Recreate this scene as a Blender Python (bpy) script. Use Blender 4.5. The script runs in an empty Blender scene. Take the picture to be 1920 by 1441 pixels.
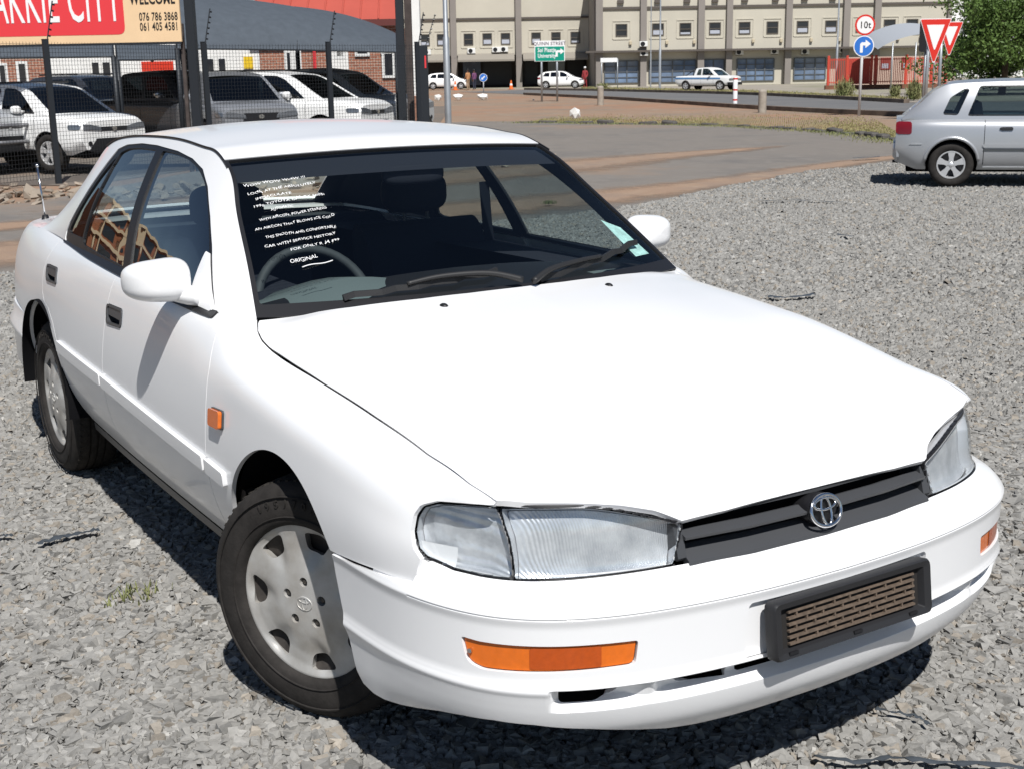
import bpy, math, random
import numpy as np
from mathutils import Matrix, Vector
random.seed(7); RNG=np.random.default_rng(7)
SC=bpy.context.scene; COL=SC.collection
# ================================================================ camera
FPX=2440.73; CAM=np.array([4.06817,-1.96534,1.57738]); YAW,PIT,ROL=2.58168,.236429,-.0170225
def cam_axes():
    f=np.array([math.cos(YAW)*math.cos(PIT),math.sin(YAW)*math.cos(PIT),-math.sin(PIT)])
    r=np.array([math.sin(YAW),-math.cos(YAW),0.]); u=np.cross(r,f)
    return math.cos(ROL)*r+math.sin(ROL)*u,-math.sin(ROL)*r+math.cos(ROL)*u,f
CR,CU,CF=cam_axes()
cd=bpy.data.cameras.new('camera'); cd.sensor_width=36; cd.lens=FPX*36/1920; cd.clip_start=.05; cd.clip_end=3000
cam=bpy.data.objects.new('camera',cd); COL.objects.link(cam)
m=Matrix.Identity(4)
for i in range(3): m[i][0]=CR[i]; m[i][1]=CU[i]; m[i][2]=-CF[i]; m[i][3]=CAM[i]
cam.matrix_world=m; SC.camera=cam
cd.dof.use_dof=True; cd.dof.focus_distance=3.9; cd.dof.aperture_fstop=18.0
# ================================================================ sky, sun, exposure
SUN=np.array([.69,-.24,1.0]); SUN/=np.linalg.norm(SUN); SEL=math.asin(SUN[2])
wd=bpy.data.worlds.new('World'); SC.world=wd; wd.use_nodes=True
nt=wd.node_tree; bg=nt.nodes['Background']; sk=nt.nodes.new('ShaderNodeTexSky'); sk.sky_type='NISHITA'; sk.sun_disc=False
sk.sun_elevation=SEL; sk.sun_rotation=math.atan2(SUN[0],SUN[1]); sk.altitude=1200; sk.dust_density=.6; sk.ozone_density=1.2
nt.links.new(sk.outputs[0],bg.inputs[0]); bg.inputs[1].default_value=.050
sl=bpy.data.lights.new('sun','SUN'); sl.energy=4.6; sl.angle=math.radians(.53); sl.color=(1,.98,.945)
so=bpy.data.objects.new('sun',sl); COL.objects.link(so); so.location=(20,-8,30)
so.rotation_euler=Vector(SUN).to_track_quat('Z','Y').to_euler()
SC.view_settings.view_transform='Standard'; SC.view_settings.look='None'; SC.view_settings.exposure=.28; SC.view_settings.gamma=1
SC.render.engine='CYCLES'
# ================================================================ placing: points of the surveyed ground and facades
def rayd(px,py): return CF+CR*((px-960)/FPX)-CU*((py-720.5)/FPX)
def gp(px,py,z=0.):
    d=rayd(px,py); return CAM+d*((z-CAM[2])/d[2])
def dp(px,py,dep): return CAM+rayd(px,py)*dep        # at a given distance along the viewing axis
# ---------------------------------------------------------------- splines
def nspl(xs, ys, x):
    """natural cubic spline through (xs, ys), evaluated at x (linear outside)"""
    xs=np.asarray(xs,float); ys=np.asarray(ys,float); x=np.asarray(x,float)
    n=len(xs); h=np.diff(xs)
    A=np.eye(n); b=np.zeros((n,)+ys.shape[1:])
    for i in range(1,n-1):
        A[i,i-1]=h[i-1]; A[i,i]=2*(h[i-1]+h[i]); A[i,i+1]=h[i]
        b[i]=6*((ys[i+1]-ys[i])/h[i]-(ys[i]-ys[i-1])/h[i-1])
    M=np.linalg.solve(A,b.reshape(n,-1)).reshape(b.shape)
    i=np.clip(np.searchsorted(xs,x)-1,0,n-2); xc=np.clip(x,xs[0],xs[-1])
    e=(slice(None),)*x.ndim+(None,)*(ys.ndim-1)
    hi=h[i][e]; a=((xs[i+1]-xc)[e])/hi; c=((xc-xs[i])[e])/hi
    r=a*ys[i]+c*ys[i+1]+((a**3-a)*M[i]+(c**3-c)*M[i+1])*hi**2/6
    s0=(ys[1]-ys[0])/h[0]-h[0]*M[1]/6; s1=(ys[-1]-ys[-2])/h[-1]+h[-1]*M[-2]/6
    r=r+((x-xs[0])[e])*s0*((x<xs[0])[e])+((x-xs[-1])[e])*s1*((x>xs[-1])[e])
    return r
def lin(xs,ys,x): return np.interp(x,xs,ys)
def pch(xs,ys,x):
    """monotone cubic"""
    xs=np.asarray(xs,float); ys=np.asarray(ys,float); h=np.diff(xs); d=np.diff(ys)/h
    m=np.zeros(len(xs)); m[0]=d[0]; m[-1]=d[-1]
    for i in range(1,len(xs)-1):
        if d[i-1]*d[i]>0:
            w1=2*h[i]+h[i-1]; w2=h[i]+2*h[i-1]; m[i]=(w1+w2)/(w1/d[i-1]+w2/d[i])
    x=np.clip(x,xs[0],xs[-1]); i=np.clip(np.searchsorted(xs,x)-1,0,len(xs)-2); t=(x-xs[i])/h[i]
    return ((1+2*t)*(1-t)**2*ys[i]+t*(1-t)**2*h[i]*m[i]+t*t*(3-2*t)*ys[i+1]+t*t*(t-1)*h[i]*m[i+1])
# ---------------------------------------------------------------- master A : body sides, bonnet, boot (half, y>0)
AX=[-2.45,-2.25,-2.0,-1.6,-1.31,-.9,-.4,.1,.6,1.0,1.31,1.6,1.75,1.88,1.98,2.08,2.16]
AW=[.60,.715,.775,.815,.834,.852,.866,.873,.875,.873,.870,.862,.846,.806,.750,.660,.55]
def hw(x): return nspl(AX,AW,x)
def A_levels(x):
    w=hw(x); one=np.ones_like(x); L=[]
    cz=lambda k,v: pch(k,v,x)
    # crest (bonnet edge / belt line)
    k6=[-2.45,-2.2,-1.9,-1.5,-1.0,-.4,.1,.5,.7,.78,.83,.88,.96,1.22,1.5,1.757,1.93,2.03,2.16]
    z6=cz(k6,[.90,.935,.955,.968,.965,.958,.95,.947,.942,.930,.913,.898,.880,.856,.829,.797,.768,.742,.67])
    i6=cz([-2.45,-1.8,-1.2,-.6,.1,.7,1.0,1.5,1.75,1.95,2.16],[.10,.10,.118,.095,.085,.10,.138,.130,.112,.05,.03])
    z5=cz([-2.45,-1.8,-.9,.3,.9,1.31,1.6,1.8,2.0,2.16],[.85,.875,.885,.88,.845,.805,.778,.745,.70,.63])
    L.append((w-.105, lin([-2.45,-1.8,-1.5,.9,1.8,2.1],[.34,.31,.285,.285,.285,.285],x)))
    L.append((w-.045, .38*one)); L.append((w-.014,.47*one)); L.append((w,.61*one))
    L.append((w-.012, lin([-2.45,1.0,1.5,1.8,2.16],[.75,.75,.72,.68,.62],x)))
    i5=cz([-2.45,.6,1.0,1.6,1.9,2.16],[.045,.04,.048,.046,.034,.02])
    L.append((w-i5, z5)); L.append((w-i6,z6))
    e7=cz([-2.45,-1.5,.8,.92,1.05,1.4,1.8,1.95,2.16],[.022,.025,.030,.062,.070,.068,.026,.005,.002])
    z8=z6+e7*.88; L.append(((w-i6)*.955, z6+e7*.46)); L.append(((w-i6)*.86, z8))
    zc=cz([-2.45,-2.2,-1.9,-1.5,-1.3,.6,.8,.9,1.0,1.25,1.5,1.75,1.92,2.02,2.09,2.13,2.155,2.17],[.92,.965,.985,1.0,1.0,1.02,1.005,.991,.975,.943,.902,.849,.803,.770,.740,.718,.694,.66])
    q=(w-i6)
    for r in (.72,.5,.25): L.append((q*r, zc-(zc-z8)*(r/.86)**2))
    L.append((0*one, zc))
    return L
def A_grid(xs, nv):
    xs=np.asarray(xs,float); L=A_levels(xs)
    Y=np.stack([l[0] for l in L]); Z=np.stack([l[1] for l in L])      # level, x
    # common parameter: mean chord
    d=np.sqrt(np.diff(Y,axis=0)**2+np.diff(Z,axis=0)**2).mean(1); t=np.concatenate([[0],np.cumsum(d)]); t/=t[-1]
    tv=np.linspace(0,1,nv)
    y=nspl(t,Y,tv); z=nspl(t,Z,tv)
    G=np.stack([np.broadcast_to(xs,(nv,len(xs))),y,z],-1).transpose(1,0,2)
    return G
# ---------------------------------------------------------------- master W : wrapped front (half)
WY=[0,.2,.4,.565,.682,.757,.814,.846,.862,.866,.868]
WX=[2.258,2.251,2.226,2.182,2.122,2.050,1.945,1.835,1.70,1.60,1.45]
def W_ref(n):
    p=np.stack([WX,WY],-1); t=np.concatenate([[0],np.cumsum(np.hypot(*np.diff(p,axis=0).T))]); t/=t[-1]
    return nspl(t,p,np.linspace(0,1,n))
WZ =[.195,.205,.225,.26,.30,.335,.360,.380,.393,.405,.42,.525,.540,.548,.556,.566,.580,.590,.600,.612,.70,.75,.80]
WI =[.145,.125,.090,.052,.024,.013,.008,.004,.000,.003,.006,.005,.002,.000,.004,.012,.028,.050,.070,.080,.092,.110,.15]
WS =[.070,.055,.036,.024,.016,.012,.009,.004,.000,.003,.006,.005,.002,.000,.002,.005,.010,.014,.018,.020,.028,.05,.10]  # at the side
def groove(s,z):
    """slot below the bumper ridge, open between the outer air intakes"""
    g=np.clip((.70-np.abs(s))/.03,0,1); g=g*g*(3-2*g); p=np.clip((.398-z)/.005,0,1)*np.clip((z-.345)/.020,0,1)
    web=1-.75*np.exp(-((np.abs(s)-.49)/.035)**2)
    return .036*g[:,None]*web[:,None]*p[None]
def W_point(ref,nrm,z):
    """ref (n,2) normals (n,2) z (m,) -> (n,m,3)"""
    ic=pch(WZ,WI,z); isd=pch(WZ,WS,z)
    f=np.clip((ref[:,0]-1.62)/(2.0-1.62),0,1); f=f*f*(3-2*f)
    ins=f[:,None]*ic[None]+(1-f[:,None])*isd[None]
    sl=np.concatenate([[0],np.cumsum(np.hypot(*np.diff(ref,axis=0).T))]); ins=ins+groove(sl,z)+.0026*np.exp(-((z-.5465)/.0014)**2)[None]*(sl<1.02)[:,None]+pch([0,.3,.5,.65,.78,.94,1.05,1.13,1.22,3],[0,.001,.007,.013,.015,.013,.008,.004,.0,0],sl)[:,None]*(np.clip((.395-z)/.13,0,1)**1.3)[None]
    xy=ref[:,None,:]-nrm[:,None,:]*ins[...,None]
    return np.concatenate([xy,np.broadcast_to(z,ins.shape)[...,None]],-1)
def W_grid(n,zs):
    r=W_ref(n); t=np.gradient(r,axis=0); t/=np.linalg.norm(t,axis=1)[:,None]
    nr=np.stack([t[:,1],-t[:,0]],-1)     # outward: +x at centre
    return W_point(r,nr,np.asarray(zs,float))
# ---------------------------------------------------------------- master G : greenhouse (half). returns grid (t, v, 3)
GC=np.array([(1.00,0,.955),(.76,0,1.095),(.52,0,1.232),(.32,0,1.333),(.27,0,1.353),(.10,0,1.385),(-.15,0,1.405),(-.45,0,1.412),(-.82,0,1.397),(-1.04,0,1.365),(-1.09,0,1.350),(-1.30,0,1.243),(-1.50,0,1.125),(-1.74,0,.985)])
GR=np.array([(.80,.720,.945),(.61,.668,1.085),(.42,.618,1.215),(.25,.575,1.316),(.20,.569,1.333),(.06,.564,1.357),(-.15,.563,1.372),(-.45,.566,1.376),(-.80,.566,1.362),(-1.0,.566,1.335),(-1.05,.567,1.322),(-1.26,.578,1.225),(-1.46,.596,1.115),(-1.68,.625,.975)])
GB=np.array([(.86,.756,.885),(.66,.776,.936),(.45,.782,.945),(.25,.785,.948),(.2,.785,.948),(.04,.786,.950),(-.15,.784,.952),(-.45,.778,.957),(-.80,.765,.962),(-1.0,.752,.964),(-1.05,.748,.964),(-1.28,.732,.966),(-1.50,.72,.965),(-1.74,.71,.96)])
GT=np.array([0,.28,.55,.78,.82,1.0,1.25,1.55,1.9,2.1,2.15,2.4,2.65,2.95])
def G_curves(t): return nspl(GT,GC,t),nspl(GT,GR,t),nspl(GT,GB,t)
def G_grid(ts,nside,ntop):
    ts=np.asarray(ts,float); C,R,B=G_curves(ts); n=len(ts)
    r=.030                                                  # corner rounding parameter
    # side : straight with slight outward bulge
    vs=np.linspace(0,1,nside)
    S=B[:,None]*(1-vs[None,:,None])+R[:,None]*vs[None,:,None]
    S[...,1]+=(.030*np.sin(np.pi*vs)*(1-vs*.2))[None]*np.clip((R[:,2]-B[:,2])/.4,0,1)[:,None]
    # top : parabola crown between rail and centre
    vt=np.linspace(0,1,ntop)
    T=np.empty((n,ntop,3))
    for k in (0,2):
        T[...,k]=R[:,None,k]+(C[:,None,k]-R[:,None,k])*(1-(1-vt)**2.0)[None]
    T[...,1]=R[:,None,1]*(1-vt)[None]
    return S,T
# ================================================================ helpers
def lnk(o,parent=None):
    COL.objects.link(o)
    if parent is not None: o.parent=parent
    return o
def mesh(name,V,F,mat,parent=None,smooth=False,N=None,mats=None,fm=None,sharp=None):
    me=bpy.data.meshes.new(name); V=np.asarray(V,float)
    if isinstance(F,np.ndarray) and F.ndim==2:
        n=F.shape[1]; me.vertices.add(len(V)); me.vertices.foreach_set('co',V.astype(np.float32).ravel())
        me.loops.add(F.size); me.polygons.add(len(F)); me.loops.foreach_set('vertex_index',F.astype(np.int32).ravel())
        me.polygons.foreach_set('loop_start',np.arange(0,F.size,n,dtype=np.int32)); me.update(calc_edges=True)
    else:
        me.from_pydata([tuple(v) for v in V],[],[tuple(int(i) for i in f) for f in F]); me.update()
    for q in (mats or [mat]): me.materials.append(q)
    if fm is not None: me.polygons.foreach_set('material_index',np.asarray(fm,np.int32))
    me.polygons.foreach_set('use_smooth',np.zeros(len(me.polygons),bool))
    if smooth or N is not None: me.polygons.foreach_set('use_smooth',np.ones(len(me.polygons),bool))
    if N is not None: me.normals_split_custom_set_from_vertices([tuple(n) for n in np.asarray(N)])
    elif sharp is not None and smooth: 
        try: me.set_sharp_from_angle(angle=math.radians(sharp))
        except Exception: pass
    me.validate(verbose=False)
    return lnk(bpy.data.objects.new(name,me),parent)
def tag(o,label,cat,group=None,kind=None):
    if label: o['label']=label
    if cat: o['category']=cat
    if group: o['group']=group
    if kind: o['kind']=kind
    return o
def structure(o): o['kind']='structure'; return o
def empty(name,loc,rz=0.,label=None,cat=None,group=None):
    o=bpy.data.objects.new(name,None); o.empty_display_size=.2; lnk(o); o.location=[float(q) for q in loc]; o.rotation_euler=(0,0,rz)
    return tag(o,label,cat,group)
def copy_tree(o,parent=None):
    c=o.copy(); lnk(c,parent)
    for ch in o.children: copy_tree(ch,c)
    return c
def cat(parts):
    V=[];F=[];n=0
    for v,f in parts:
        V.append(np.asarray(v,float)); F+= [tuple(int(i)+n for i in q) for q in f]; n+=len(v)
    return np.concatenate(V),F
def box(x0,x1,y0,y1,z0,z1,bev=0.):
    if bev<=0:
        V=[(x0,y0,z0),(x1,y0,z0),(x1,y1,z0),(x0,y1,z0),(x0,y0,z1),(x1,y0,z1),(x1,y1,z1),(x0,y1,z1)]
        return np.array(V,float),[(0,3,2,1),(4,5,6,7),(0,1,5,4),(1,2,6,5),(2,3,7,6),(3,0,4,7)]
    c=np.array([(x0+x1)/2,(y0+y1)/2,(z0+z1)/2]); h=np.array([x1-x0,y1-y0,z1-z0])/2; b=min(bev,h.min()*.9)
    V=[];ix={}
    for sx in(-1,1):
        for sy in(-1,1):
            for sz in(-1,1):
                s=np.array([sx,sy,sz])
                for k in range(3):
                    o=h-b; o=o.copy(); o[k]=h[k]; ix[(sx,sy,sz,k)]=len(V); V.append(c+s*o)
    F=[]
    for k in range(3):
        a,d=(k+1)%3,(k+2)%3
        for s in(-1,1):
            q=[]
            for (u,v) in((-1,-1),(1,-1),(1,1),(-1,1)):
                t=[0,0,0];t[k]=s;t[a]=u;t[d]=v;q.append(ix[(t[0],t[1],t[2],k)])
            F.append(tuple(q if s>0 else q[::-1]))
    for k in range(3):       # edges along axis k between faces a,d
        a,d=(k+1)%3,(k+2)%3
        for u in(-1,1):
            for v in(-1,1):
                t0=[0,0,0];t0[a]=u;t0[d]=v;t1=list(t0);t0[k]=-1;t1[k]=1
                q=[ix[(*t0,a)],ix[(*t1,a)],ix[(*t1,d)],ix[(*t0,d)]]
                F.append(tuple(q if u*v<0 else q[::-1]))
    for sx in(-1,1):
        for sy in(-1,1):
            for sz in(-1,1):
                q=[ix[(sx,sy,sz,k)] for k in range(3)]; F.append(tuple(q if sx*sy*sz>0 else q[::-1]))
    return np.array(V),F
def xf(vf,M=None,loc=(0,0,0),rz=0.,sc=1.):
    v,f=vf; v=np.asarray(v,float)*sc
    if M is not None: v=v@np.asarray(M,float).T
    if rz: c,s=math.cos(rz),math.sin(rz); v=v@np.array([[c,-s,0],[s,c,0],[0,0,1]]).T
    return v+np.asarray(loc,float),f
def frames(P,up=(0,0,1)):
    P=np.asarray(P,float); T=np.gradient(P,axis=0); T/=np.maximum(np.linalg.norm(T,axis=1),1e-9)[:,None]
    up=np.asarray(up,float); A=np.cross(T,up); ln=np.linalg.norm(A,axis=1)
    A=np.where(ln[:,None]<1e-3,np.cross(T,np.array([1.,.2,0])),A); A/=np.linalg.norm(A,axis=1)[:,None]
    return T,A,np.cross(A,T)
def sweep(P,prof,up=(0,0,1),closed=False,cap=True,scale=None):
    """profile (k,2) swept along path P; a=sideways, b=up"""
    P=np.asarray(P,float); prof=np.asarray(prof,float); n=len(P);k=len(prof); T,A,B=frames(P,up)
    s=np.ones(n) if scale is None else np.asarray(scale)
    V=(P[:,None]+s[:,None,None]*(A[:,None]*prof[None,:,0:1]+B[:,None]*prof[None,:,1:2])).reshape(-1,3); F=[]
    for i in range(n if closed else n-1):
        j=(i+1)%n
        for q in range(k): r=(q+1)%k; F.append((i*k+q,j*k+q,j*k+r,i*k+r))
    if cap and not closed: F.append(tuple(range(k))); F.append(tuple((n-1)*k+q for q in range(k-1,-1,-1)))
    return V,F
def circ(r,n=8,ph=0.): a=np.arange(n)*2*np.pi/n+ph; return np.stack([np.cos(a)*r,np.sin(a)*r],-1)
def tube(P,r,n=8,up=(0,0,1),scale=None,closed=False): return sweep(P,circ(r,n),up,closed,True,scale)
def rod(a,b,r,n=8,r2=None): 
    return tube([a,b],r,n,(0,0,1) if abs(b[2]-a[2])<.9*np.linalg.norm(np.subtract(b,a)) else (1,0,0),None if r2 is None else [1,r2/r])
def lathe(prof,n=32,axis='z',a0=0,a1=2*np.pi):
    """profile [(r,h)]"""
    prof=np.asarray(prof,float); full=abs(a1-a0-2*np.pi)<1e-6; th=np.linspace(a0,a1,n,endpoint=not full); k=len(prof)
    V=np.stack([np.cos(th)[:,None]*prof[None,:,0],np.sin(th)[:,None]*prof[None,:,0],np.broadcast_to(prof[:,1],(n,k))],-1).reshape(-1,3); F=[]
    for i in range(n if full else n-1):
        j=(i+1)%n
        for q in range(k-1): F.append((i*k+q,j*k+q,j*k+q+1,i*k+q+1))
    if axis=='y': V=V[:,[0,2,1]]*[1,-1,1]     # axis along -y
    if axis=='x': V=V[:,[2,0,1]]
    return V,F
def prism(poly,a0,a1,axes='xz'):
    """extrude 2D polygon; axes name the polygon's plane, extruded along the third axis from a0 to a1"""
    ix={'x':0,'y':1,'z':2}; i,j=ix[axes[0]],ix[axes[1]]; k=3-i-j; n=len(poly); V=np.zeros((2*n,3))
    for s,a in((0,a0),(n,a1)):
        V[s:s+n,i]=[p[0] for p in poly]; V[s:s+n,j]=[p[1] for p in poly]; V[s:s+n,k]=a
    ar=sum(poly[q][0]*poly[(q+1)%n][1]-poly[(q+1)%n][0]*poly[q][1] for q in range(n))
    par=1 if (i,j,k) in((0,1,2),(1,2,0),(2,0,1)) else -1
    F=[tuple(range(n-1,-1,-1)),tuple(range(n,2*n))]+[(q,(q+1)%n,n+(q+1)%n,n+q) for q in range(n)]
    if (ar>0)!=((a1>a0)==(par>0)): F=[f[::-1] for f in F]
    return V,F
def ellipsoid(c,r,nu=20,nv=12,pw=1.0):
    u=np.linspace(0,2*np.pi,nu,endpoint=False); v=np.linspace(-np.pi/2,np.pi/2,nv)
    f=lambda t: np.sign(t)*np.abs(t)**pw
    V=np.stack([f(np.cos(v))[:,None]*f(np.cos(u))[None]*r[0],f(np.cos(v))[:,None]*f(np.sin(u))[None]*r[1],np.broadcast_to(f(np.sin(v))[:,None]*r[2],(nv,nu))],-1)+np.asarray(c)
    return V.reshape(-1,3),[(i*nu+j,i*nu+(j+1)%nu,(i+1)*nu+(j+1)%nu,(i+1)*nu+j) for i in range(nv-1) for j in range(nu)]
# ---------------------------------------------------------------- gridded surfaces and panels clipped from them
def gnorm(G,flip=False):
    n=np.cross(np.gradient(G,axis=0),np.gradient(G,axis=1)); n/=np.maximum(np.linalg.norm(n,axis=2),1e-12)[...,None]
    return -n if flip else n
def gtris(nu,nv):
    i,j=np.meshgrid(np.arange(nu-1),np.arange(nv-1),indexing='ij'); a=(i*nv+j).ravel(); b=a+nv; c=b+1; d=a+1
    return np.concatenate([np.stack([a,b,c],1),np.stack([a,c,d],1)])
def sdf(P,poly):
    P=np.asarray(P,float); poly=np.asarray(poly,float); d=np.full(len(P),1e9); ins=np.zeros(len(P),bool); n=len(poly)
    for i in range(n):
        a=poly[i]; b=poly[(i+1)%n]; e=b-a; w=P-a; t=np.clip((w@e)/max(e@e,1e-12),0,1); q=w-t[:,None]*e
        d=np.minimum(d,np.hypot(q[:,0],q[:,1]))
        c=(a[1]>P[:,1])!=(b[1]>P[:,1])
        if e[1]!=0: ins^=c&(P[:,0]<(e[0]*(P[:,1]-a[1])/e[1]+a[0]))
    return np.where(ins,-d,d)
def smooth_poly(p,k=6,closed=True):
    """Catmull-Rom through points"""
    p=np.asarray(p,float); n=len(p); o=[]
    for i in range(n if closed else n-1):
        g=lambda j: p[j%n] if closed else p[min(max(j,0),n-1)]
        a,b,c,d=g(i-1),g(i),g(i+1),g(i+2)
        for t in np.arange(k)/k: o.append(.5*((2*b)+(c-a)*t+(2*a-5*b+4*c-d)*t*t+(3*b-a-3*c+d)*t**3))
    if not closed: o.append(p[-1])
    return np.array(o)
def round_poly(p,r,k=5):
    """round the corners of a polygon"""
    p=np.asarray(p,float); n=len(p); o=[]
    for i in range(n):
        a,b,c=p[i-1],p[i],p[(i+1)%n]; rr=r[i] if hasattr(r,'__len__') else r
        u=a-b; v=c-b; lu,lv=np.linalg.norm(u),np.linalg.norm(v); q=min(rr,lu*.45,lv*.45)
        if q<1e-5: o.append(b); continue
        s=b+u/lu*q; e=b+v/lv*q
        for t in np.linspace(0,1,k): o.append((1-t)**2*s+2*t*(1-t)*b+t*t*e)
    return np.array(o)
def clip_mesh(V,N,T,d):
    ins=d<0; c=ins[T].sum(1); keep=[T[c==3]]; nv=[];nn=[];cache={};ex=[]; base=len(V)
    def cut(a,b):
        k=(a,b) if a<b else (b,a)
        if k not in cache:
            t=d[k[0]]/(d[k[0]]-d[k[1]]); t=min(max(t,.0),1.)
            cache[k]=base+len(nv); nv.append(V[k[0]]*(1-t)+V[k[1]]*t); q=N[k[0]]*(1-t)+N[k[1]]*t; nn.append(q/max(np.linalg.norm(q),1e-9))
        return cache[k]
    for tri in T[(c==1)|(c==2)]:
        o=[]
        for i in range(3):
            a,b=int(tri[i]),int(tri[(i+1)%3])
            if ins[a]: o.append(a)
            if ins[a]!=ins[b]: o.append(cut(a,b))
        for i in range(1,len(o)-1): ex.append((o[0],o[i],o[i+1]))
    if ex: keep.append(np.array(ex))
    T2=np.concatenate(keep)
    if nv: V=np.concatenate([V,np.array(nv)]); N=np.concatenate([N,np.array(nn)])
    if len(T2)==0: return V[:0],N[:0],T2
    T2=T2[(T2[:,0]!=T2[:,1])&(T2[:,1]!=T2[:,2])&(T2[:,0]!=T2[:,2])]
    u,inv=np.unique(T2,return_inverse=True); return V[u],N[u],inv.reshape(T2.shape)
def add_lip(V,N,T,lip):
    """turn the open border inward by lip: gives the sheet an edge"""
    e=np.concatenate([T[:,[0,1]],T[:,[1,2]],T[:,[2,0]]]); k=np.sort(e,1); key=k[:,0].astype(np.int64)*(len(V)+1)+k[:,1]
    u,ix,ct=np.unique(key,return_index=True,return_counts=True); b=e[ix[ct==1]]
    if len(b)==0: return V,N,T
    a0,a1=b[:,0],b[:,1]; ev=V[a1]-V[a0]; nn=np.cross(ev,N[a0]); nn/=np.maximum(np.linalg.norm(nn,axis=1),1e-9)[:,None]
    q=len(b); base=len(V)
    V2=np.concatenate([V,V[a0],V[a1],V[a1]-N[a1]*lip,V[a0]-N[a0]*lip]); N2=np.concatenate([N,nn,nn,nn,nn])
    i=np.arange(q); A=base+i;B=A+q;C=B+q;D=C+q
    return V2,N2,np.concatenate([T,np.stack([B,A,D],1),np.stack([B,D,C],1)])
class Sheet:
    """a master surface: grid, normals and a flat chart for cutting panels"""
    def __init__(s,G,P2,flip=False,out=None):
        s.G=G; N=gnorm(G,flip); s.nu,s.nv=G.shape[:2]; s.V=G.reshape(-1,3); s.N=N.reshape(-1,3); s.P=np.asarray(P2,float).reshape(-1,2)
        T=gtris(s.nu,s.nv); s.T=T[:,::-1] if flip else T
    def cut(s,poly,holes=(),gap=.0018,off=0.,lip=.012,minus_xy=None):
        lo=np.min(poly,0)-.03; hi=np.max(poly,0)+.03
        m=((s.P>lo)&(s.P<hi)).all(1); T=s.T[m[s.T].any(1)]; u,inv=np.unique(T,return_inverse=True); T=inv.reshape(T.shape)
        V=s.V[u]; N=s.N[u]; P=s.P[u]; d=sdf(P,poly)+gap
        for h in holes: d=np.maximum(d,-(sdf(P,h)-gap))
        if minus_xy is not None: d=np.maximum(d,-(sdf(V[:,:2],minus_xy)-gap))
        V,N,T=clip_mesh(V+N*off,N,T,d)
        if lip>0 and len(T): V,N,T=add_lip(V,N,T,lip)
        return V,N,T
def flipm(vnt): V,N,T=vnt; return V*[1,-1,1],N*[1,-1,1],T[:,::-1]
def pobj(name,vnt,mat,parent): return mesh(name,vnt[0],np.ascontiguousarray(vnt[2]),mat,parent,N=vnt[1])
# ================================================================ text helper
def text_mesh(name,body,size,mat,parent,loc,rot,align='LEFT',bold=0.,sx=1.,shear=0.,depth=.002):
    cu=bpy.data.curves.new(name,'FONT'); cu.body=body; cu.size=size; cu.align_x=align; cu.offset=bold; cu.shear=shear; cu.extrude=depth; cu.resolution_u=3; cu.space_character=1.06
    t=bpy.data.objects.new(name,cu); COL.objects.link(t); dg=bpy.context.evaluated_depsgraph_get(); me=bpy.data.meshes.new_from_object(t.evaluated_get(dg)); COL.objects.unlink(t); bpy.data.objects.remove(t)
    me.name=name; me.materials.clear(); me.materials.append(mat); o=bpy.data.objects.new(name,me); lnk(o,parent); o.location=loc; o.rotation_euler=rot; o.scale=(sx,1,1); return o
# ================================================================ materials
MC={}
def P(name,col,rough=.5,metal=0.,spec=.5,coat=0.,noise=0.,nscale=8.,bump=0.,bscale=60.,emit=None,col2=None,dirt=None,trans=0.,ior=1.45,coatr=.05):
    if name in MC: return MC[name]
    m=bpy.data.materials.new(name); m.use_nodes=True; nt=m.node_tree; b=nt.nodes['Principled BSDF']; L=nt.links.new
    c=(*col,1) if len(col)==3 else col
    b.inputs['Base Color'].default_value=c; b.inputs['Roughness'].default_value=rough; b.inputs['Metallic'].default_value=metal
    b.inputs['Specular IOR Level'].default_value=spec; b.inputs['Coat Weight'].default_value=coat; b.inputs['Coat Roughness'].default_value=coatr
    b.inputs['Transmission Weight'].default_value=trans; b.inputs['IOR'].default_value=ior
    tc=nt.nodes.new('ShaderNodeTexCoord')
    if noise>0 or col2:
        n=nt.nodes.new('ShaderNodeTexNoise'); n.inputs['Scale'].default_value=nscale; n.inputs['Detail'].default_value=6; n.inputs['Roughness'].default_value=.6
        L(tc.outputs['Object'],n.inputs['Vector']); r=nt.nodes.new('ShaderNodeValToRGB'); r.color_ramp.elements[0].position=.3; r.color_ramp.elements[1].position=.7
        a=np.array(col[:3]); c2=np.array(col2[:3]) if col2 else a*(1-noise)
        r.color_ramp.elements[0].color=(*c2,1); r.color_ramp.elements[1].color=(*(a if col2 else np.minimum(a*(1+noise*.6),1)),1)
        L(n.outputs[0],r.inputs[0]); L(r.outputs[0],b.inputs['Base Color'])
    if bump>0:
        n2=nt.nodes.new('ShaderNodeTexNoise'); n2.inputs['Scale'].default_value=bscale; n2.inputs['Detail'].default_value=5; L(tc.outputs['Object'],n2.inputs['Vector'])
        bp=nt.nodes.new('ShaderNodeBump'); bp.inputs['Strength'].default_value=bump; bp.inputs['Distance'].default_value=.01; L(n2.outputs[0],bp.inputs['Height']); L(bp.outputs[0],b.inputs['Normal'])
    if emit: b.inputs['Emission Color'].default_value=(*emit[:3],1); b.inputs['Emission Strength'].default_value=emit[3]
    MC[name]=m; return m
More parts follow.
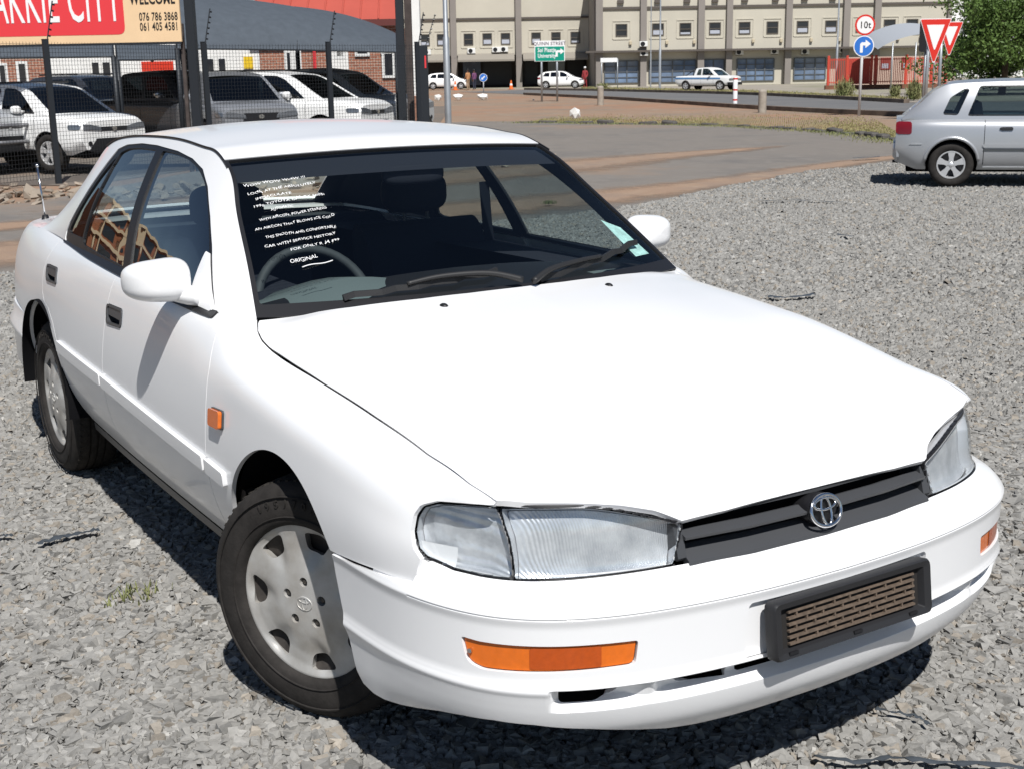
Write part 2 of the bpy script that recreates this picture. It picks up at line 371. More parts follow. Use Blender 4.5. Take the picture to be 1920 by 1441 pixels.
def glass(name,tint,ior=1.5,rough=0.,ripple=0.,rscale=200.):
    """thin pane: tinted see-through plus mirror reflection growing at grazing angles"""
    if name in MC: return MC[name]
    m=bpy.data.materials.new(name); m.use_nodes=True; nt=m.node_tree; nt.nodes.clear(); L=nt.links.new
    o=nt.nodes.new('ShaderNodeOutputMaterial'); mx=nt.nodes.new('ShaderNodeMixShader'); t=nt.nodes.new('ShaderNodeBsdfTransparent'); g=nt.nodes.new('ShaderNodeBsdfGlossy'); lw=nt.nodes.new('ShaderNodeLayerWeight'); lw.inputs[0].default_value=.5; pw=nt.nodes.new('ShaderNodeMath'); pw.operation='POWER'; pw.inputs[1].default_value=5.; f=nt.nodes.new('ShaderNodeMath'); f.operation='MULTIPLY_ADD'; L(lw.outputs['Facing'],pw.inputs[0]); L(pw.outputs[0],f.inputs[0]); r0=((ior-1)/(ior+1))**2*1.9; f.inputs[1].default_value=1-r0; f.inputs[2].default_value=r0
    t.inputs[0].default_value=(*tint,1); g.inputs['Roughness'].default_value=rough
    L(f.outputs[0],mx.inputs[0]); L(t.outputs[0],mx.inputs[1]); L(g.outputs[0],mx.inputs[2]); L(mx.outputs[0],o.inputs[0])
    if ripple>0:
        tc=nt.nodes.new('ShaderNodeTexCoord'); w=nt.nodes.new('ShaderNodeTexNoise'); w.inputs['Scale'].default_value=rscale; w.inputs['Detail'].default_value=1.; bp=nt.nodes.new('ShaderNodeBump'); bp.inputs['Strength'].default_value=ripple; bp.inputs['Distance'].default_value=.02
        L(tc.outputs['Object'],w.inputs['Vector']); L(w.outputs[0],bp.inputs['Height']); L(bp.outputs[0],g.inputs['Normal']); L(bp.outputs[0],lw.inputs['Normal'])
    MC[name]=m; return m
def paint(name,col,rough=.28,metal=0.,dust=.0):
    return P(name,col,rough,metal,.5,coat=.45,coatr=.08,noise=0)
# ================================================================ the white saloon (centre of the lot)
PAINT=paint('white_paint',(.80,.80,.805),.30)
BLK=P('black_trim',(.012,.012,.014),.45,bump=.02,bscale=400)
RUB=P('black_rubber',(.018,.018,.019),.6)
DARK=P('dark_void',(.006,.006,.007),.9,spec=.1)
GREYPL=P('grey_plastic',(.055,.057,.062),.42,bump=.03,bscale=500)
CHROME=P('chrome',(.75,.75,.76),.12,1.)
SILV=P('silver_plastic',(.56,.56,.55),.40,.3,col2=(.36,.335,.30),nscale=9)
TYRE=P('tyre_rubber',(.030,.027,.025),.82,spec=.25,noise=.35,nscale=22,bump=.12,bscale=120)
TREAD=P('tyre_tread',(.040,.036,.032),.9,spec=.2,noise=.4,nscale=40,bump=.3,bscale=160)
GLS=glass('windscreen_glass',(.93,.98,.96),1.5); GLW=glass('side_window_glass',(.62,.72,.74),2.5,ripple=.05,rscale=7.)
AMB=P('amber_lens',(.70,.15,.012),.2,coat=.7,noise=.10,nscale=60)
INT=P('interior_dark',(.016,.018,.026),.8,spec=.2); INT2=P('interior_grey',(.034,.040,.046),.7,noise=.2,nscale=30)
DASH=P('dashboard_grey',(.11,.135,.14),.75,spec=.2,bump=.05,bscale=300)
def lens_mat():
    m=glass('lamp_lens',(.93,.95,.96),1.5); nt=m.node_tree
    return m
LENS=lens_mat()
def reflector_mat(name,sc,st):
    m=P(name,(.93,.94,.96),.26,.5,col2=(.58,.60,.63),nscale=16); nt=m.node_tree; L=nt.links.new; b=nt.nodes['Principled BSDF']
    tc=nt.nodes.new('ShaderNodeTexCoord'); mp=nt.nodes.new('ShaderNodeMapping'); w=nt.nodes.new('ShaderNodeTexWave'); w.wave_type='BANDS'; w.bands_direction='X'; w.inputs['Scale'].default_value=sc; w.inputs['Distortion'].default_value=.6; w.inputs['Detail'].default_value=1.
    mp.inputs['Rotation'].default_value=(0,0,math.radians(62)); L(tc.outputs['Object'],mp.inputs[0]); L(mp.outputs[0],w.inputs['Vector'])
    n=nt.nodes.new('ShaderNodeTexNoise'); n.inputs['Scale'].default_value=26; L(tc.outputs['Object'],n.inputs['Vector'])
    ad=nt.nodes.new('ShaderNodeMath'); ad.operation='MULTIPLY_ADD'; ad.inputs[1].default_value=2.2; L(n.outputs[0],ad.inputs[0]); L(w.outputs['Fac'],ad.inputs[2])
    bp=nt.nodes.new('ShaderNodeBump'); bp.inputs['Strength'].default_value=st; bp.inputs['Distance'].default_value=.006; L(ad.outputs[0],bp.inputs['Height']); L(bp.outputs[0],b.inputs['Normal'])
    return m
REFL=reflector_mat('lamp_reflector',85,.28); REFL2=reflector_mat('corner_reflector',75,.4)
REFL2.node_tree.nodes['Principled BSDF'].inputs['Base Color'].default_value=(.55,.56,.57,1); REFL2.node_tree.nodes['Principled BSDF'].inputs['Roughness'].default_value=.3
car=empty('sedan_car',(0,0,0),0,'white four-door saloon parked on the gravel with handwriting on its windscreen','car')
# ---- master sheets
xsA=np.concatenate([np.arange(-2.42,1.60,.0135),np.arange(1.60,2.168,.007)]); GAh=A_grid(xsA,156)
def sheet(G,chart,ctr):
    s=Sheet(G,chart(G)); 
    if ((s.V-np.asarray(ctr))*s.N).sum(1).mean()<0: s=Sheet(G,chart(G),True)
    return s
xz=lambda G:G[...,[0,2]]; xy=lambda G:G[...,[0,1]]
SA=sheet(GAh[:,:122],xz,(0,0,.5))
GAf=np.concatenate([GAh,(GAh*[1,-1,1])[:,::-1][:,1:]],1); iA=[i for i,x in enumerate(xsA) if x>.6]
STOP=sheet(GAf[iA[0]:,74:-74],xy,(1.2,0,.3)); SDEC=sheet(GAf[:68,74:-74],xy,(-2,0,.3))
NW=240; zsW=np.concatenate([np.arange(.195,.342,.0052),np.arange(.344,.412,.0011),np.arange(.4135,.542,.0052),np.arange(.544,.559,.001),np.arange(.561,.79,.0052)]); GWh=W_grid(NW,zsW); GWf=np.concatenate([(GWh*[1,-1,1])[::-1][:-1],GWh],0)
rW=W_ref(NW); sW=np.concatenate([[0],np.cumsum(np.hypot(*np.diff(rW,axis=0).T))]); sF=np.concatenate([-sW[::-1][:-1],sW])
PW=np.stack(np.broadcast_arrays(sF[:,None],zsW[None,:]),-1)
SWp=Sheet(GWf,PW)
if ((SWp.V-np.array([1.2,0,.5]))*SWp.N).sum(1).mean()<0: SWp=Sheet(GWf,PW,True)
tsG=np.unique(np.concatenate([np.linspace(0,2.95,230),np.linspace(.74,.88,30)])); GSg,GTg=G_grid(tsG,64,70)
SG=sheet(GSg,xz,(-.3,0,1.0))
GTf=np.concatenate([GTg,(GTg*[1,-1,1])[:,::-1][:,1:]],1); vT=np.linspace(0,1,70); wT=np.concatenate([vT-1,(1-vT)[::-1][1:]])
PT=np.stack(np.broadcast_arrays(tsG[:,None],wT[None,:]),-1)
ST=Sheet(GTf,PT)
if ((ST.V-np.array([-.3,0,.6]))*ST.N).sum(1).mean()<0: ST=Sheet(GTf,PT,True)
def both(name,vnt,mat,parent=car):      # the piece on the far side and its mirror image on the near side
    return pobj(name,vnt,mat,parent),pobj(name,flipm(vnt),mat,parent)
# ---- side panels
arch=lambda cx,cz,r,a0=-40,a1=220,n=60: [(cx+r*math.cos(math.radians(a)),cz+r*math.sin(math.radians(a))) for a in np.linspace(a0,a1,n)]
FA=(1.243,.343,.357); RA=(-1.282,.338,.368)
HE=[(.803,.94),(.846,.913),(.882,.898),(.975,.878),(1.231,.856),(1.513,.83),(1.752,.8),(1.911,.776),(1.99,.751)]
dfe=[(.722,.945),(.729,.902),(.742,.87),(.764,.819),(.771,.742),(.77,.662),(.765,.571),(.762,.45),(.76,.287)]
wing=[(.70,.99),(1.99,.99),(1.99,.749),(1.931,.744),(1.872,.737),(1.84,.724),(1.832,.704),(1.834,.672),(1.848,.64),(1.868,.621),(1.860,.598),(1.853,.563),(1.729,.563),(1.54,.547)]
wing+=[p for p in arch(*FA,a0=33,a1=196)]+[(.885,.287)]+[(x+.0,z) for x,z in dfe[::-1]]
hood=[(.803,.719),(.846,.737),(.882,.742),(.975,.737),(1.231,.734),(1.513,.732),(1.752,.728),(1.911,.718),(1.986,.702)]
hfr=[(2.018,.640),(2.053,.540),(2.082,.465),(2.112,.405),(2.146,.362),(2.152,.25),(2.154,.12)]
hre=[(.90,.484),(.948,.30),(.968,.16),(.976,0)]
poly=hre[::-1]+hood+hfr+[(2.155,0)]
poly=poly+[(x,-y) for x,y in (hre[::-1][1:]+hood+hfr)[::-1]]
hsub=[(.60,-.6),(.60,.70),(.785,.714)]+hood+[(2.03,.70),(2.03,-.6)]
both('front_wing',SA.cut(wing,gap=.0012,minus_xy=hsub),PAINT)
fdoor=dfe+[(-.268,.287),(-.262,.60),(-.228,.95)]
hF=round_poly([(-.238,.852),(-.058,.857),(-.046,.80),(-.218,.789)],.016); hR=round_poly([(-1.192,.872),(-1.003,.877),(-.972,.819),(-1.152,.812)],.018)
both('door',SA.cut(fdoor,[hF]),PAINT)
rdoor=[(-.228,.955),(-.262,.60),(-.268,.287),(-.905,.287),(-.902,.40),(-.918,.52),(-.958,.60),(-1.03,.668),(-1.12,.712),(-1.205,.728),(-1.236,.76),(-1.238,.866),(-1.225,.968)]
both('door',SA.cut(rdoor,[hR]),PAINT)
quart=[(-1.225,.972),(-1.238,.866),(-1.236,.76),(-1.205,.728),(-1.12,.712),(-1.03,.668),(-.958,.60),(-.918,.52),(-.902,.40),(-.905,.287)]+arch(*RA,a0=-8,a1=188)+[(-1.66,.31),(-1.66,.60),(-2.05,.62),(-2.42,.62),(-2.42,.99),(-1.5,.99)]
both('rear_wing',SA.cut(quart,gap=.0012),PAINT)
sill=[(-.91,.284),(.885,.284),(.885,.40),(-.91,.40)]
# black sill strip under the doors
sx=np.linspace(-.92,.89,40); L0=A_levels(sx)[0]
for s in(1,-1):
    Vs=np.concatenate([np.stack([sx,s*(L0[0]+.004-d),L0[1]-z],-1) for d,z in((0,.0),(.004,.03),(.05,.05),(.25,.05))]); n=len(sx)
    mesh('sill_strip',Vs,[(k*n+i,k*n+i+1,(k+1)*n+i+1,(k+1)*n+i) for k in range(3) for i in range(n-1)],GREYPL,car,True)
# handles
SAf=sheet(A_grid(np.arange(-1.26,.96,.006),420)[:,30:310],xz,(0,0,.5))
for h,zo in((hF,.822),(hR,.845)):
    c=h.mean(0); hi=(h-c)*[.86,.78]+c
    both('handle_recess',SAf.cut(h,gap=.001,off=-.020,lip=0),INT)
    for o in both('door_handle',SAf.cut(h,[hi],gap=.0,off=.004,lip=.024),GREYPL): pass
    fl=(h-c)*[.84,.76]+c; fl=[p if p[1]>c[1]-.004 else (p[0],c[1]-.004) for p in fl]
    both('handle_flap',SAf.cut(np.array(fl),gap=.0,off=.001,lip=.012),GREYPL)
# mouldings
def mould(x0,x1,end=False):
    zt=lambda x: np.interp(x,[-.947,-.244,.758,.906],[.617,.611,.579,.571]); zb=lambda x: zt(x)-.040
    p=[(x,zt(x)) for x in np.linspace(x0,x1,8)]+[(x,zb(x)) for x in np.linspace(x1,x0,8)]
    return round_poly(p,[.004]*7+[.022 if end else .003]+[.012 if end else .003]+[.004]*7)
for a,b,e in((-.925,-.272,False),(-.256,.757,False),(.776,.913,True)):
    V,N,T=SAf.cut(mould(a,b,e),gap=0,off=.013,lip=.013)
    both('side_moulding',(V,N,T),PAINT)
mk=round_poly([(.826,.727),(.902,.731),(.903,.684),(.828,.682)],.008)
both('side_marker',SAf.cut(mk,gap=0,off=.016,lip=.018),AMB)
both('marker_frame',SAf.cut((mk-mk.mean(0))*1.1+mk.mean(0),gap=0,off=.006,lip=.008),GREYPL)
# arch lips and liners
for (cx,cz,r) in (FA,RA):
    for s in(1,-1):
        th=np.radians(np.linspace(-4,184,48)); y0,y1=.56,.845
        V=[];F=[]
        for k,(yy,rr) in enumerate(((y1,r+.012),(y0,r+.03),(y0,.05))):
            V+= [(cx+rr*math.cos(t),s*yy,cz+rr*math.sin(t)) for t in th]
        n=len(th); F=[(k*n+i,k*n+i+1,(k+1)*n+i+1,(k+1)*n+i) for k in range(2) for i in range(n-1)]
        mesh('wheel_arch_liner',V,F,DARK,car,True)
# ---- bonnet and boot
pobj('bonnet',STOP.cut(poly,gap=.0022,lip=.013),PAINT,car)
pobj('cowl_panel',STOP.cut([(.62,.70),(.80,.72),(.93,.48),(.99,.2),(1.0,0),(.99,-.2),(.93,-.48),(.80,-.72),(.62,-.70)],gap=0,off=-.026,lip=0),BLK,car)
dk=[(-1.70,.60),(-1.95,.625),(-2.2,.60),(-2.41,.5)]; dk=dk+[(x,-y) for x,y in dk[::-1]]
pobj('boot_lid',SDEC.cut(round_poly(dk,.03),gap=.002),PAINT,car)
ring=[(-1.40,.75),(-2.42,.75),(-2.42,-.75),(-1.40,-.75)]
pobj('rear_deck',SDEC.cut(ring,[round_poly(dk,.03)],gap=.0012),PAINT,car)
i0=0; tail=GAf[i0]; mesh('tail_panel',tail,[tuple(range(len(tail)))],PAINT,car)
# ---- bumpers
half=[(.2,.606),(.40,.605),(.60,.603),(.784,.600),(.872,.599),(.944,.600),(1.010,.608),(1.024,.598),(1.016,.566),(1.143,.563),(1.335,.544),(1.325,.50),(1.305,.44),(1.282,.38),(1.272,.32),(1.268,.285),(1.250,.258),(1.21,.248),(1.17,.247),(1.11,.256),(1.05,.270),(.97,.292),(.90,.304),(.82,.312),(.73,.311),(.61,.296),(.52,.278),(.42,.256),(.35,.249),(.24,.246)]
bpoly=[(0,.606)]+half+[(0,.246)]+[(-s,z) for s,z in half[::-1]]
sig=round_poly([(.880,.492),(.868,.442),(.834,.432),(.723,.435),(.618,.437),(.522,.439),(.516,.489),(.618,.490),(.723,.490),(.839,.489)],[.004,.02,.01,.0,.0,.012,.006,0,0,0])
int1=round_poly([(.676,.3935),(.676,.359),(.600,.359),(.552,.372),(.545,.3935)],.008)
int2=round_poly([(.436,.3935),(.412,.368),(.296,.362),(.290,.3935)],[.004,.012,.004,.002])
rec=round_poly([(-.262,.522),(.262,.522),(.270,.405),(-.270,.405)],.010); slit=round_poly([(-.272,.3935),(.272,.3935),(.268,.364),(-.268,.364)],.004)
mir=lambda p:[(-a,b) for a,b in p][::-1]
pobj('front_bumper',SWp.cut(bpoly,[sig,mir(sig),int1,mir(int1),int2,mir(int2),rec,slit],gap=.001,lip=.010),PAINT,car)
pobj('plate_recess',SWp.cut((rec*[1.01,1.0]),gap=0,off=-.010,lip=0),PAINT,car)
_r=np.concatenate([(rW*[1,-1])[::-1][:-1],rW])[20:-20]; _t=np.gradient(_r,axis=0); _t/=np.linalg.norm(_t,axis=1)[:,None]; _n=np.stack([_t[:,1],-_t[:,0]],-1); _k=len(_r); _rows=[np.concatenate([_r-_n*i_,np.full((_k,1),z_)],1) for i_,z_ in((.088,.33),(.088,.53),(.10,.585),(.175,.59),(.175,.70))]
mesh('bumper_light_block',np.concatenate(_rows),[(j*_k+i,j*_k+i+1,(j+1)*_k+i+1,(j+1)*_k+i) for j in range(4) for i in range(_k-1)],DARK,car)  # added dark sheet behind bumper and lamps, blocks stray sunlight
for s in(1,-1):
    q=sig if s>0 else np.array(mir(sig)); o=pobj('turn_signal',SWp.cut(q,gap=.002,off=-.006,lip=.02),AMB,car)
    c=q.mean(0)
    V,N,T=SWp.cut(np.array([(s*.735,.485),(s*.735,.440),(s*.590,.441),(s*.590,.485)]),gap=0,off=-.0045,lip=0)
    pobj('lens_cell',(V,N,T),P('amber_cell',(.46,.075,.008),.25,coat=.6,noise=.12,nscale=90),o)
    i=np.argmin(((SWp.P-np.array([s*.862,.466]))**2).sum(1)); p_=SWp.V[i]; n_=SWp.N[i]
    mesh('lens_screw',*rod(p_-n_*.008,p_+n_*.001,.005,10),CHROME,o)
for s in(1,-1): pobj('wing_gap_filler',SWp.cut([(s*a,b) for a,b in((.95,.556),(1.16,.556),(1.16,.64),(.95,.64))],gap=0,off=-.010,lip=0),PAINT,car)  # added white filler, lightens the dark gap between wing and bumper
# rear bumper wraps the tail
hp=[(-1.67,.808),(-1.9,.790),(-2.15,.755),(-2.33,.685),(-2.43,.56),(-2.48,.3),(-2.49,0)]
hp=smooth_poly(hp,5,False); rp=np.array([(x,y,.46) for x,y in hp]+[(x,-y,.46) for x,y in hp[::-1][1:]])
mesh('rear_bumper',*sweep(rp,[(-.02,-.15),(.012,-.12),(.014,.02),(.026,.035),(.027,.06),(.012,.075),(.0,.14),(-.02,.15)],cap=True),PAINT,car,True,sharp=50)
# underbody core keeps light out of the engine bay and the floor
mesh('underbody',*cat([box(-2.25,2.0,-.55,.55,.22,.60),box(-.85,.84,-.72,.72,.24,.36),box(.95,1.88,-.64,.64,.60,.70),box(-2.3,-1.5,-.62,.62,.5,.9)]),DARK,car)
# ---- lamps
lamp=smooth_poly([(.832,.735),(.734,.740),(.618,.739),(.557,.732),(.496,.719),(.436,.702),(.377,.684)],4,False).tolist()+[(.386,.654),(.401,.606)]+[(.48,.605),(.601,.604),(.706,.603),(.781,.601)]+[(.787,.635),(.798,.677),(.82,.715)]
corner=[(.846,.736),(.933,.731),(1.005,.725),(1.038,.714),(1.050,.691),(1.055,.66),(1.045,.627),(1.022,.613),(.944,.602),(.872,.600),(.787,.602),(.793,.635),(.804,.677),(.826,.715)]
def grow(p,d):
    p=np.asarray(p,float); e=np.roll(p,-1,0)-np.roll(p,1,0); n=np.stack([e[:,1],-e[:,0]],-1); n/=np.maximum(np.linalg.norm(n,axis=1),1e-9)[:,None]; ar=(p[:,0]*np.roll(p[:,1],-1)-np.roll(p[:,0],-1)*p[:,1]).sum(); return p+n*d*(1 if ar>0 else -1)
def lampset(name,poly,s,deep,refl,cells):
    q=np.array(poly) if s>0 else np.array(mir(poly)); root=None
    V,N,T=SWp.cut(q,gap=.003,off=-deep,lip=0); 
    # dish the reflector
    c=V.mean(0); 
    o=pobj(name,(V,N,T),refl,car)
    V,N,T=SWp.cut(q,gap=.0015,off=0,lip=0); V2,N2,T2=add_lip(V,N,T,deep+.012); k=len(T)
    pobj('lamp_wall',(V2,N2,T2[k:]),P('lamp_wall',(.62,.63,.65),.3,.4),o)
    pobj('lens',SWp.cut(q,gap=.002,off=.002,lip=.004),LENS,o)
    inner=(q-q.mean(0))*[.975,.93]+q.mean(0)
    pobj('lens_rim',SWp.cut(q,[inner],gap=.0018,off=.0028,lip=.004),P('lens_rim',(.55,.56,.57),.25,.2,coat=.5),o)
    pobj('lamp_gasket',SWp.cut(grow(q,.005),[q],gap=0,off=-.001,lip=.01),BLK,o)
    for (cs,cz,r) in ():
        i=np.argmin(((SWp.P-np.array([s*cs,cz]))**2).sum(1)); p_=SWp.V[i]-SWp.N[i]*(deep-.004); 
        n_=np.array([1,0,0.])
        v,f=lathe([(.004,-.028),(r*.5,-.022),(r*.8,-.010),(r,.006),(r*1.03,.006)],28,'x'); v=v+p_
        mesh('reflector_bowl',v,f,P('bowl_chrome',(.82,.83,.85),.06,1.),o,True)
        mesh('bulb',*ellipsoid(p_+n_*.002,(.016,.008,.008),12,8),P('bulb_glass',(.8,.8,.78),.1,0,coat=.5),o,True)
    return o
for s in(1,-1):
    lampset('headlamp',lamp,s,.028,REFL,[(.50,.652,.040),(.66,.665,.052)])
    lampset('corner_lamp',corner,s,.020,REFL2,[(.90,.665,.030)])
# ---- grille
gy=np.linspace(-.354,.354,41)
def gpath(ins,z,k=1.): 
    return np.stack([np.interp(abs(gy),WY,WX)-ins,gy*k,np.full_like(gy,z)],-1)
mesh('grille_back',*sweep(gpath(.16,.652),[(-.004,-.055),(.004,-.055),(.004,.045),(-.004,.045)]),DARK,car)
mesh('grille_shelf',*sweep(gpath(.078,.604),[(.010,-.004),(.008,.004),(-.036,.027),(-.044,.027),(-.044,-.004)][::-1]),GREYPL,car)
mesh('grille_bar',*sweep(gpath(.095,.655),[(.012,-.005),(.014,.001),(-.016,.009),(-.024,.007),(-.022,-.005)][::-1]),GREYPL,car)
mesh('grille_top',*sweep(gpath(.118,.690),[(.010,-.004),(.010,.004),(-.03,.004),(-.03,-.004)][::-1]),GREYPL,car)
for s in(1,-1):
    mesh('grille_end',*cat([xf(prism([(2.146,.608),(2.150,.614),(2.132,.678),(2.05,.678),(2.05,.608)],s*.352,s*.374,'xz'))]),GREYPL,car)
# emblem: oval ring with two crossed ovals, tilted back with the grille
def oval(ry,rz,cz,r,n=44): 
    a=np.linspace(0,2*np.pi,n,endpoint=False); return tube(np.stack([np.zeros(n),ry*np.cos(a),cz+rz*np.sin(a)],-1),r,8,(1,0,0),closed=True)
em=cat([oval(.043,.0335,0,.0042),oval(.0135,.031,-.001,.0033),oval(.031,.0125,.0145,.0033)])
v,f=em; v=v@np.array([[math.cos(-.32),0,math.sin(-.32)],[0,1,0],[-math.sin(-.32),0,math.cos(-.32)]]).T+np.array([2.187,0,.655]); mesh('emblem',v,f,CHROME,car,True)
mesh('emblem_pad',*sweep([(2.12,0,.650),(2.165,0,.654),(2.176,0,.655)],np.array([(.047*math.cos(a),.036*math.sin(a)) for a in np.linspace(0,2*np.pi,28,endpoint=False)]),scale=[.9,.95,.92]),BLK,car,True,sharp=50)
# ---- plate holder: frame with a lattice of ribs
ph=empty('plate_holder',(2.262,0,.461)); ph.parent=car; ph.rotation_euler=(0,math.radians(-7),0)
PLB=P('plate_frame_plastic',(.020,.020,.022),.5,bump=.03,bscale=200); RIB=P('dusty_plastic',(.13,.095,.07),.85,noise=.4,nscale=60)
o=lambda a:np.array(a)
fr=round_poly([(-.232,-.062),(.232,-.062),(.232,.062),(-.232,.062)],.014,4); fi=round_poly([(-.205,-.042),(.205,-.042),(.205,.042),(-.205,.042)],.004,4)
n=len(fr); V=[];F=[]
for x,pp in((-.004,fr),(.020,fr),(.026,fr*[.985,.95]),(.022,fi*[1.03,1.1]),(.008,fi)): V+=[(x,a,b) for a,b in pp]
F=[(k*n+i,k*n+(i+1)%n,(k+1)*n+(i+1)%n,(k+1)*n+i) for k in range(4) for i in range(n)]+[tuple(range(n-1,-1,-1))]
mesh('plate_frame',V,F,PLB,ph,True,sharp=35)
mesh('plate_backing',*box(.002,.008,-.207,.207,-.044,.044),P('plate_backing_dark',(.016,.014,.013),.8),ph)  # very dark backing behind the brown ribs
for k in range(6):
    z=.034-k*.0135
    mesh('rib',*box(.0082,.017,-.186,.186,z-.0022,z+.0022),RIB,ph)
    if k<5:
        for j in range(7):
            y=-.16+j*.052+(.026 if k%2 else 0)+random.uniform(-.006,.006)
            if abs(y)<.185: mesh('rib_post',*box(.0082,.016,y-.002,y+.002,z-.0113,z-.0022),RIB,ph)
for y in(-.185,0,.17): mesh('clip',*box(.020,.027,y-.012,y+.012,-.052,-.046),BLK,ph)
for y0,y1 in((-.19,-.175),(-.15,-.09),(-.08,-.02),(.01,.025),(.05,.11),(.12,.18)): pass
# ---- greenhouse
DLO=[(-1.150,.975),(-1.152,.998),(-1.128,1.032),(-1.01,1.131),(-.885,1.266),(-.83,1.320),(-.735,1.339),(-.56,1.350),(-.388,1.350),(-.163,1.340),(-.004,1.323),(.121,1.297),(.222,1.251),(.342,1.174),(.442,1.100),(.545,1.016),(.640,.942),(.60,.925),(-1.10,.945)]
gF=round_poly([(-.305,1.330),(-.20,1.328),(-.063,1.318),(.088,1.290),(.20,1.248),(.322,1.170),(.40,1.110),(.50,1.022),(.585,.955),(-.158,.966)],[.008,.05,.05,.05,.06,.08,.1,.05,.01,.01])
gR=round_poly([(-.378,1.335),(-.55,1.336),(-.70,1.328),(-.775,1.310),(-.825,.992),(-.80,.982),(-.242,.968)],[.008,.1,.06,.01,.01,.02,.01])
gQ=round_poly([(-.790,1.300),(-.86,1.245),(-.98,1.125),(-1.095,1.02),(-1.105,1.002),(-1.08,.998),(-.842,1.003)],[.004,.05,.05,.03,.02,.03,.006])
gF=grow(gF,.006)
shell_s=[(1.0,.80),(1.0,1.5),(-2.0,1.5),(-2.0,.80)]
both('window_frame',SG.cut(shell_s,[np.array(DLO)],gap=0,lip=.012),PAINT)
both('frame_trim',SG.cut(np.array(DLO),[gF,gR,gQ],gap=.0,off=-.003,lip=.010),BLK)
both('inner_frame',SG.cut(shell_s,[gF,gR,gQ],gap=0,off=-.022,lip=0),INT)
both('door_window',SG.cut(gF,gap=-.003,off=-.008,lip=0),GLW); both('door_window',SG.cut(gR,gap=-.003,off=-.008,lip=0),GLW); both('quarter_window',SG.cut(gQ,gap=-.003,off=-.008,lip=0),GLW)
# belt strip and inner door panels
both('belt_strip',SA.cut([(-1.17,.955),(.66,.930),(.66,.945),(-1.17,.972)],gap=0,off=.006,lip=.014),BLK)
both('door_panel_inner',SA.cut([(-1.3,1.0),(.78,1.0),(.78,.30),(-1.3,.30)],gap=0,off=-.045,lip=0),INT)
# windscreen, roof, rear window on the top sheet (chart: t along, w across -1..1)
def band(t0,t1,w): return [(t0,-w),(t1,-w),(t1,w),(t0,w)]
def wsband(t0,t1,w,n=12): return [(t,-w) for t in np.linspace(t0,t1,n)]+[(t,w) for t in np.linspace(t1,t0,n)]
pobj('windscreen',ST.cut(wsband(-.1,.80,.992),gap=0,off=-.004,lip=0),GLS,car)
pobj('windscreen_gasket',ST.cut(wsband(-.1,.802,1.1),[wsband(.055,.797,.982)],gap=0,off=.001,lip=.012),BLK,car)
pobj('roof',ST.cut(wsband(.803,2.14,1.1),gap=0,off=.003,lip=.012),PAINT,car)
pobj('headliner',ST.cut(wsband(.79,2.14,1.1),gap=0,off=-.03,lip=0),INT,car)
pobj('rear_window',ST.cut(wsband(2.19,2.86,.86),gap=0,off=-.004,lip=0),GLS,car)
pobj('rear_window_frame',ST.cut(wsband(2.14,2.95,1.1),[round_poly(wsband(2.19,2.86,.87),.05)],gap=0,lip=.012),PAINT,car)
pobj('rear_inner_frame',ST.cut(wsband(2.1,2.95,1.1),[wsband(2.21,2.84,.84)],gap=0,off=-.03,lip=0),INT,car)
pobj('header_trim',ST.cut(wsband(.70,.80,1.0),gap=0,off=-.02,lip=0),INT,car)
# drip rails along the roof sides
tr=np.linspace(.76,2.16,100); _,Rr,_=G_curves(tr)
for s in(1,-1):
    p=Rr*[1,s,1]+np.array([0,s*.002,.002]); mesh('drip_rail',*sweep(p,[(-.0028,-.0025),(.0028,-.0025),(.0028,.0025),(-.0028,.0025)]),BLK,car,True,sharp=40)
# ---- cabin
mesh('cabin_floor',*box(-1.6,.95,-.70,.70,.30,.36),INT,car)
n=25; yy=np.linspace(-.70,.70,n); prof=[(.93,.938),(.80,.968),(.64,.966),(.50,.945),(.44,.89),(.47,.70),(.62,.5)]
V=[];F=[]
for y in yy:
    for k,(x,z) in enumerate(prof):
        bmp=.035*math.exp(-((y+.36)/.17)**2)*(1 if k in(2,3) else .4 if k==4 else 0)
        V.append((x-.05*(abs(y)/.7)**2*(k<4)-(.03 if k>2 and abs(y+.36)<.2 else 0),y,z+bmp-.03*(abs(y)/.7)**3))
m_=len(prof); F=[(i*m_+k,i*m_+k+1,(i+1)*m_+k+1,(i+1)*m_+k) for i in range(n-1) for k in range(m_-1)]
mesh('dashboard',V,F,DASH,car,True)
sw=np.array([.40,-.37,.885]); a=np.linspace(0,2*np.pi,40,endpoint=False); tl=math.radians(28)
ringp=np.stack([sw[0]-.185*np.sin(a)*math.sin(tl)*1.0,sw[1]+.185*np.cos(a),sw[2]+.185*np.sin(a)*math.cos(tl)],-1)
stw=mesh('steering_wheel',*tube(ringp,.0145,10,(1,0,.5),closed=True),INT2,car,True)
mesh('wheel_hub',*cat([ellipsoid(sw+np.array([.01,0,-.01]),(.03,.075,.06),18,10)]+[rod(sw+np.array([0,0,0]),ringp[k],.013,8) for k in(2,18,30)]+[rod(sw,sw+np.array([.28,0,-.12]),.03,10)]),INT,stw,True)
def seat(x,y,w,top,name,rest=True):
    sp=[(x+.42,.50),(x+.44,.56),(x+.2,.57),(x,.55),(x-.08,.62),(x-.16,.90),(x-.24,top),(x-.31,top-.01),(x-.30,.85),(x-.16,.48),(x+.1,.42),(x+.4,.44)]
    o=mesh(name,*prism(smooth_poly(sp,4).tolist(),y-w/2,y+w/2,'xz'),INT,car,True,sharp=45)
    if rest:
        mesh('headrest',*ellipsoid((x-.285,y,top+.115),(.06,.13,.075),22,14,.6),INT,o,True)
        for s in(-.05,.05): mesh('headrest_stem',*rod((x-.27,y+s,top-.03),(x-.28,y+s,top+.08),.006,8),GREYPL,o)
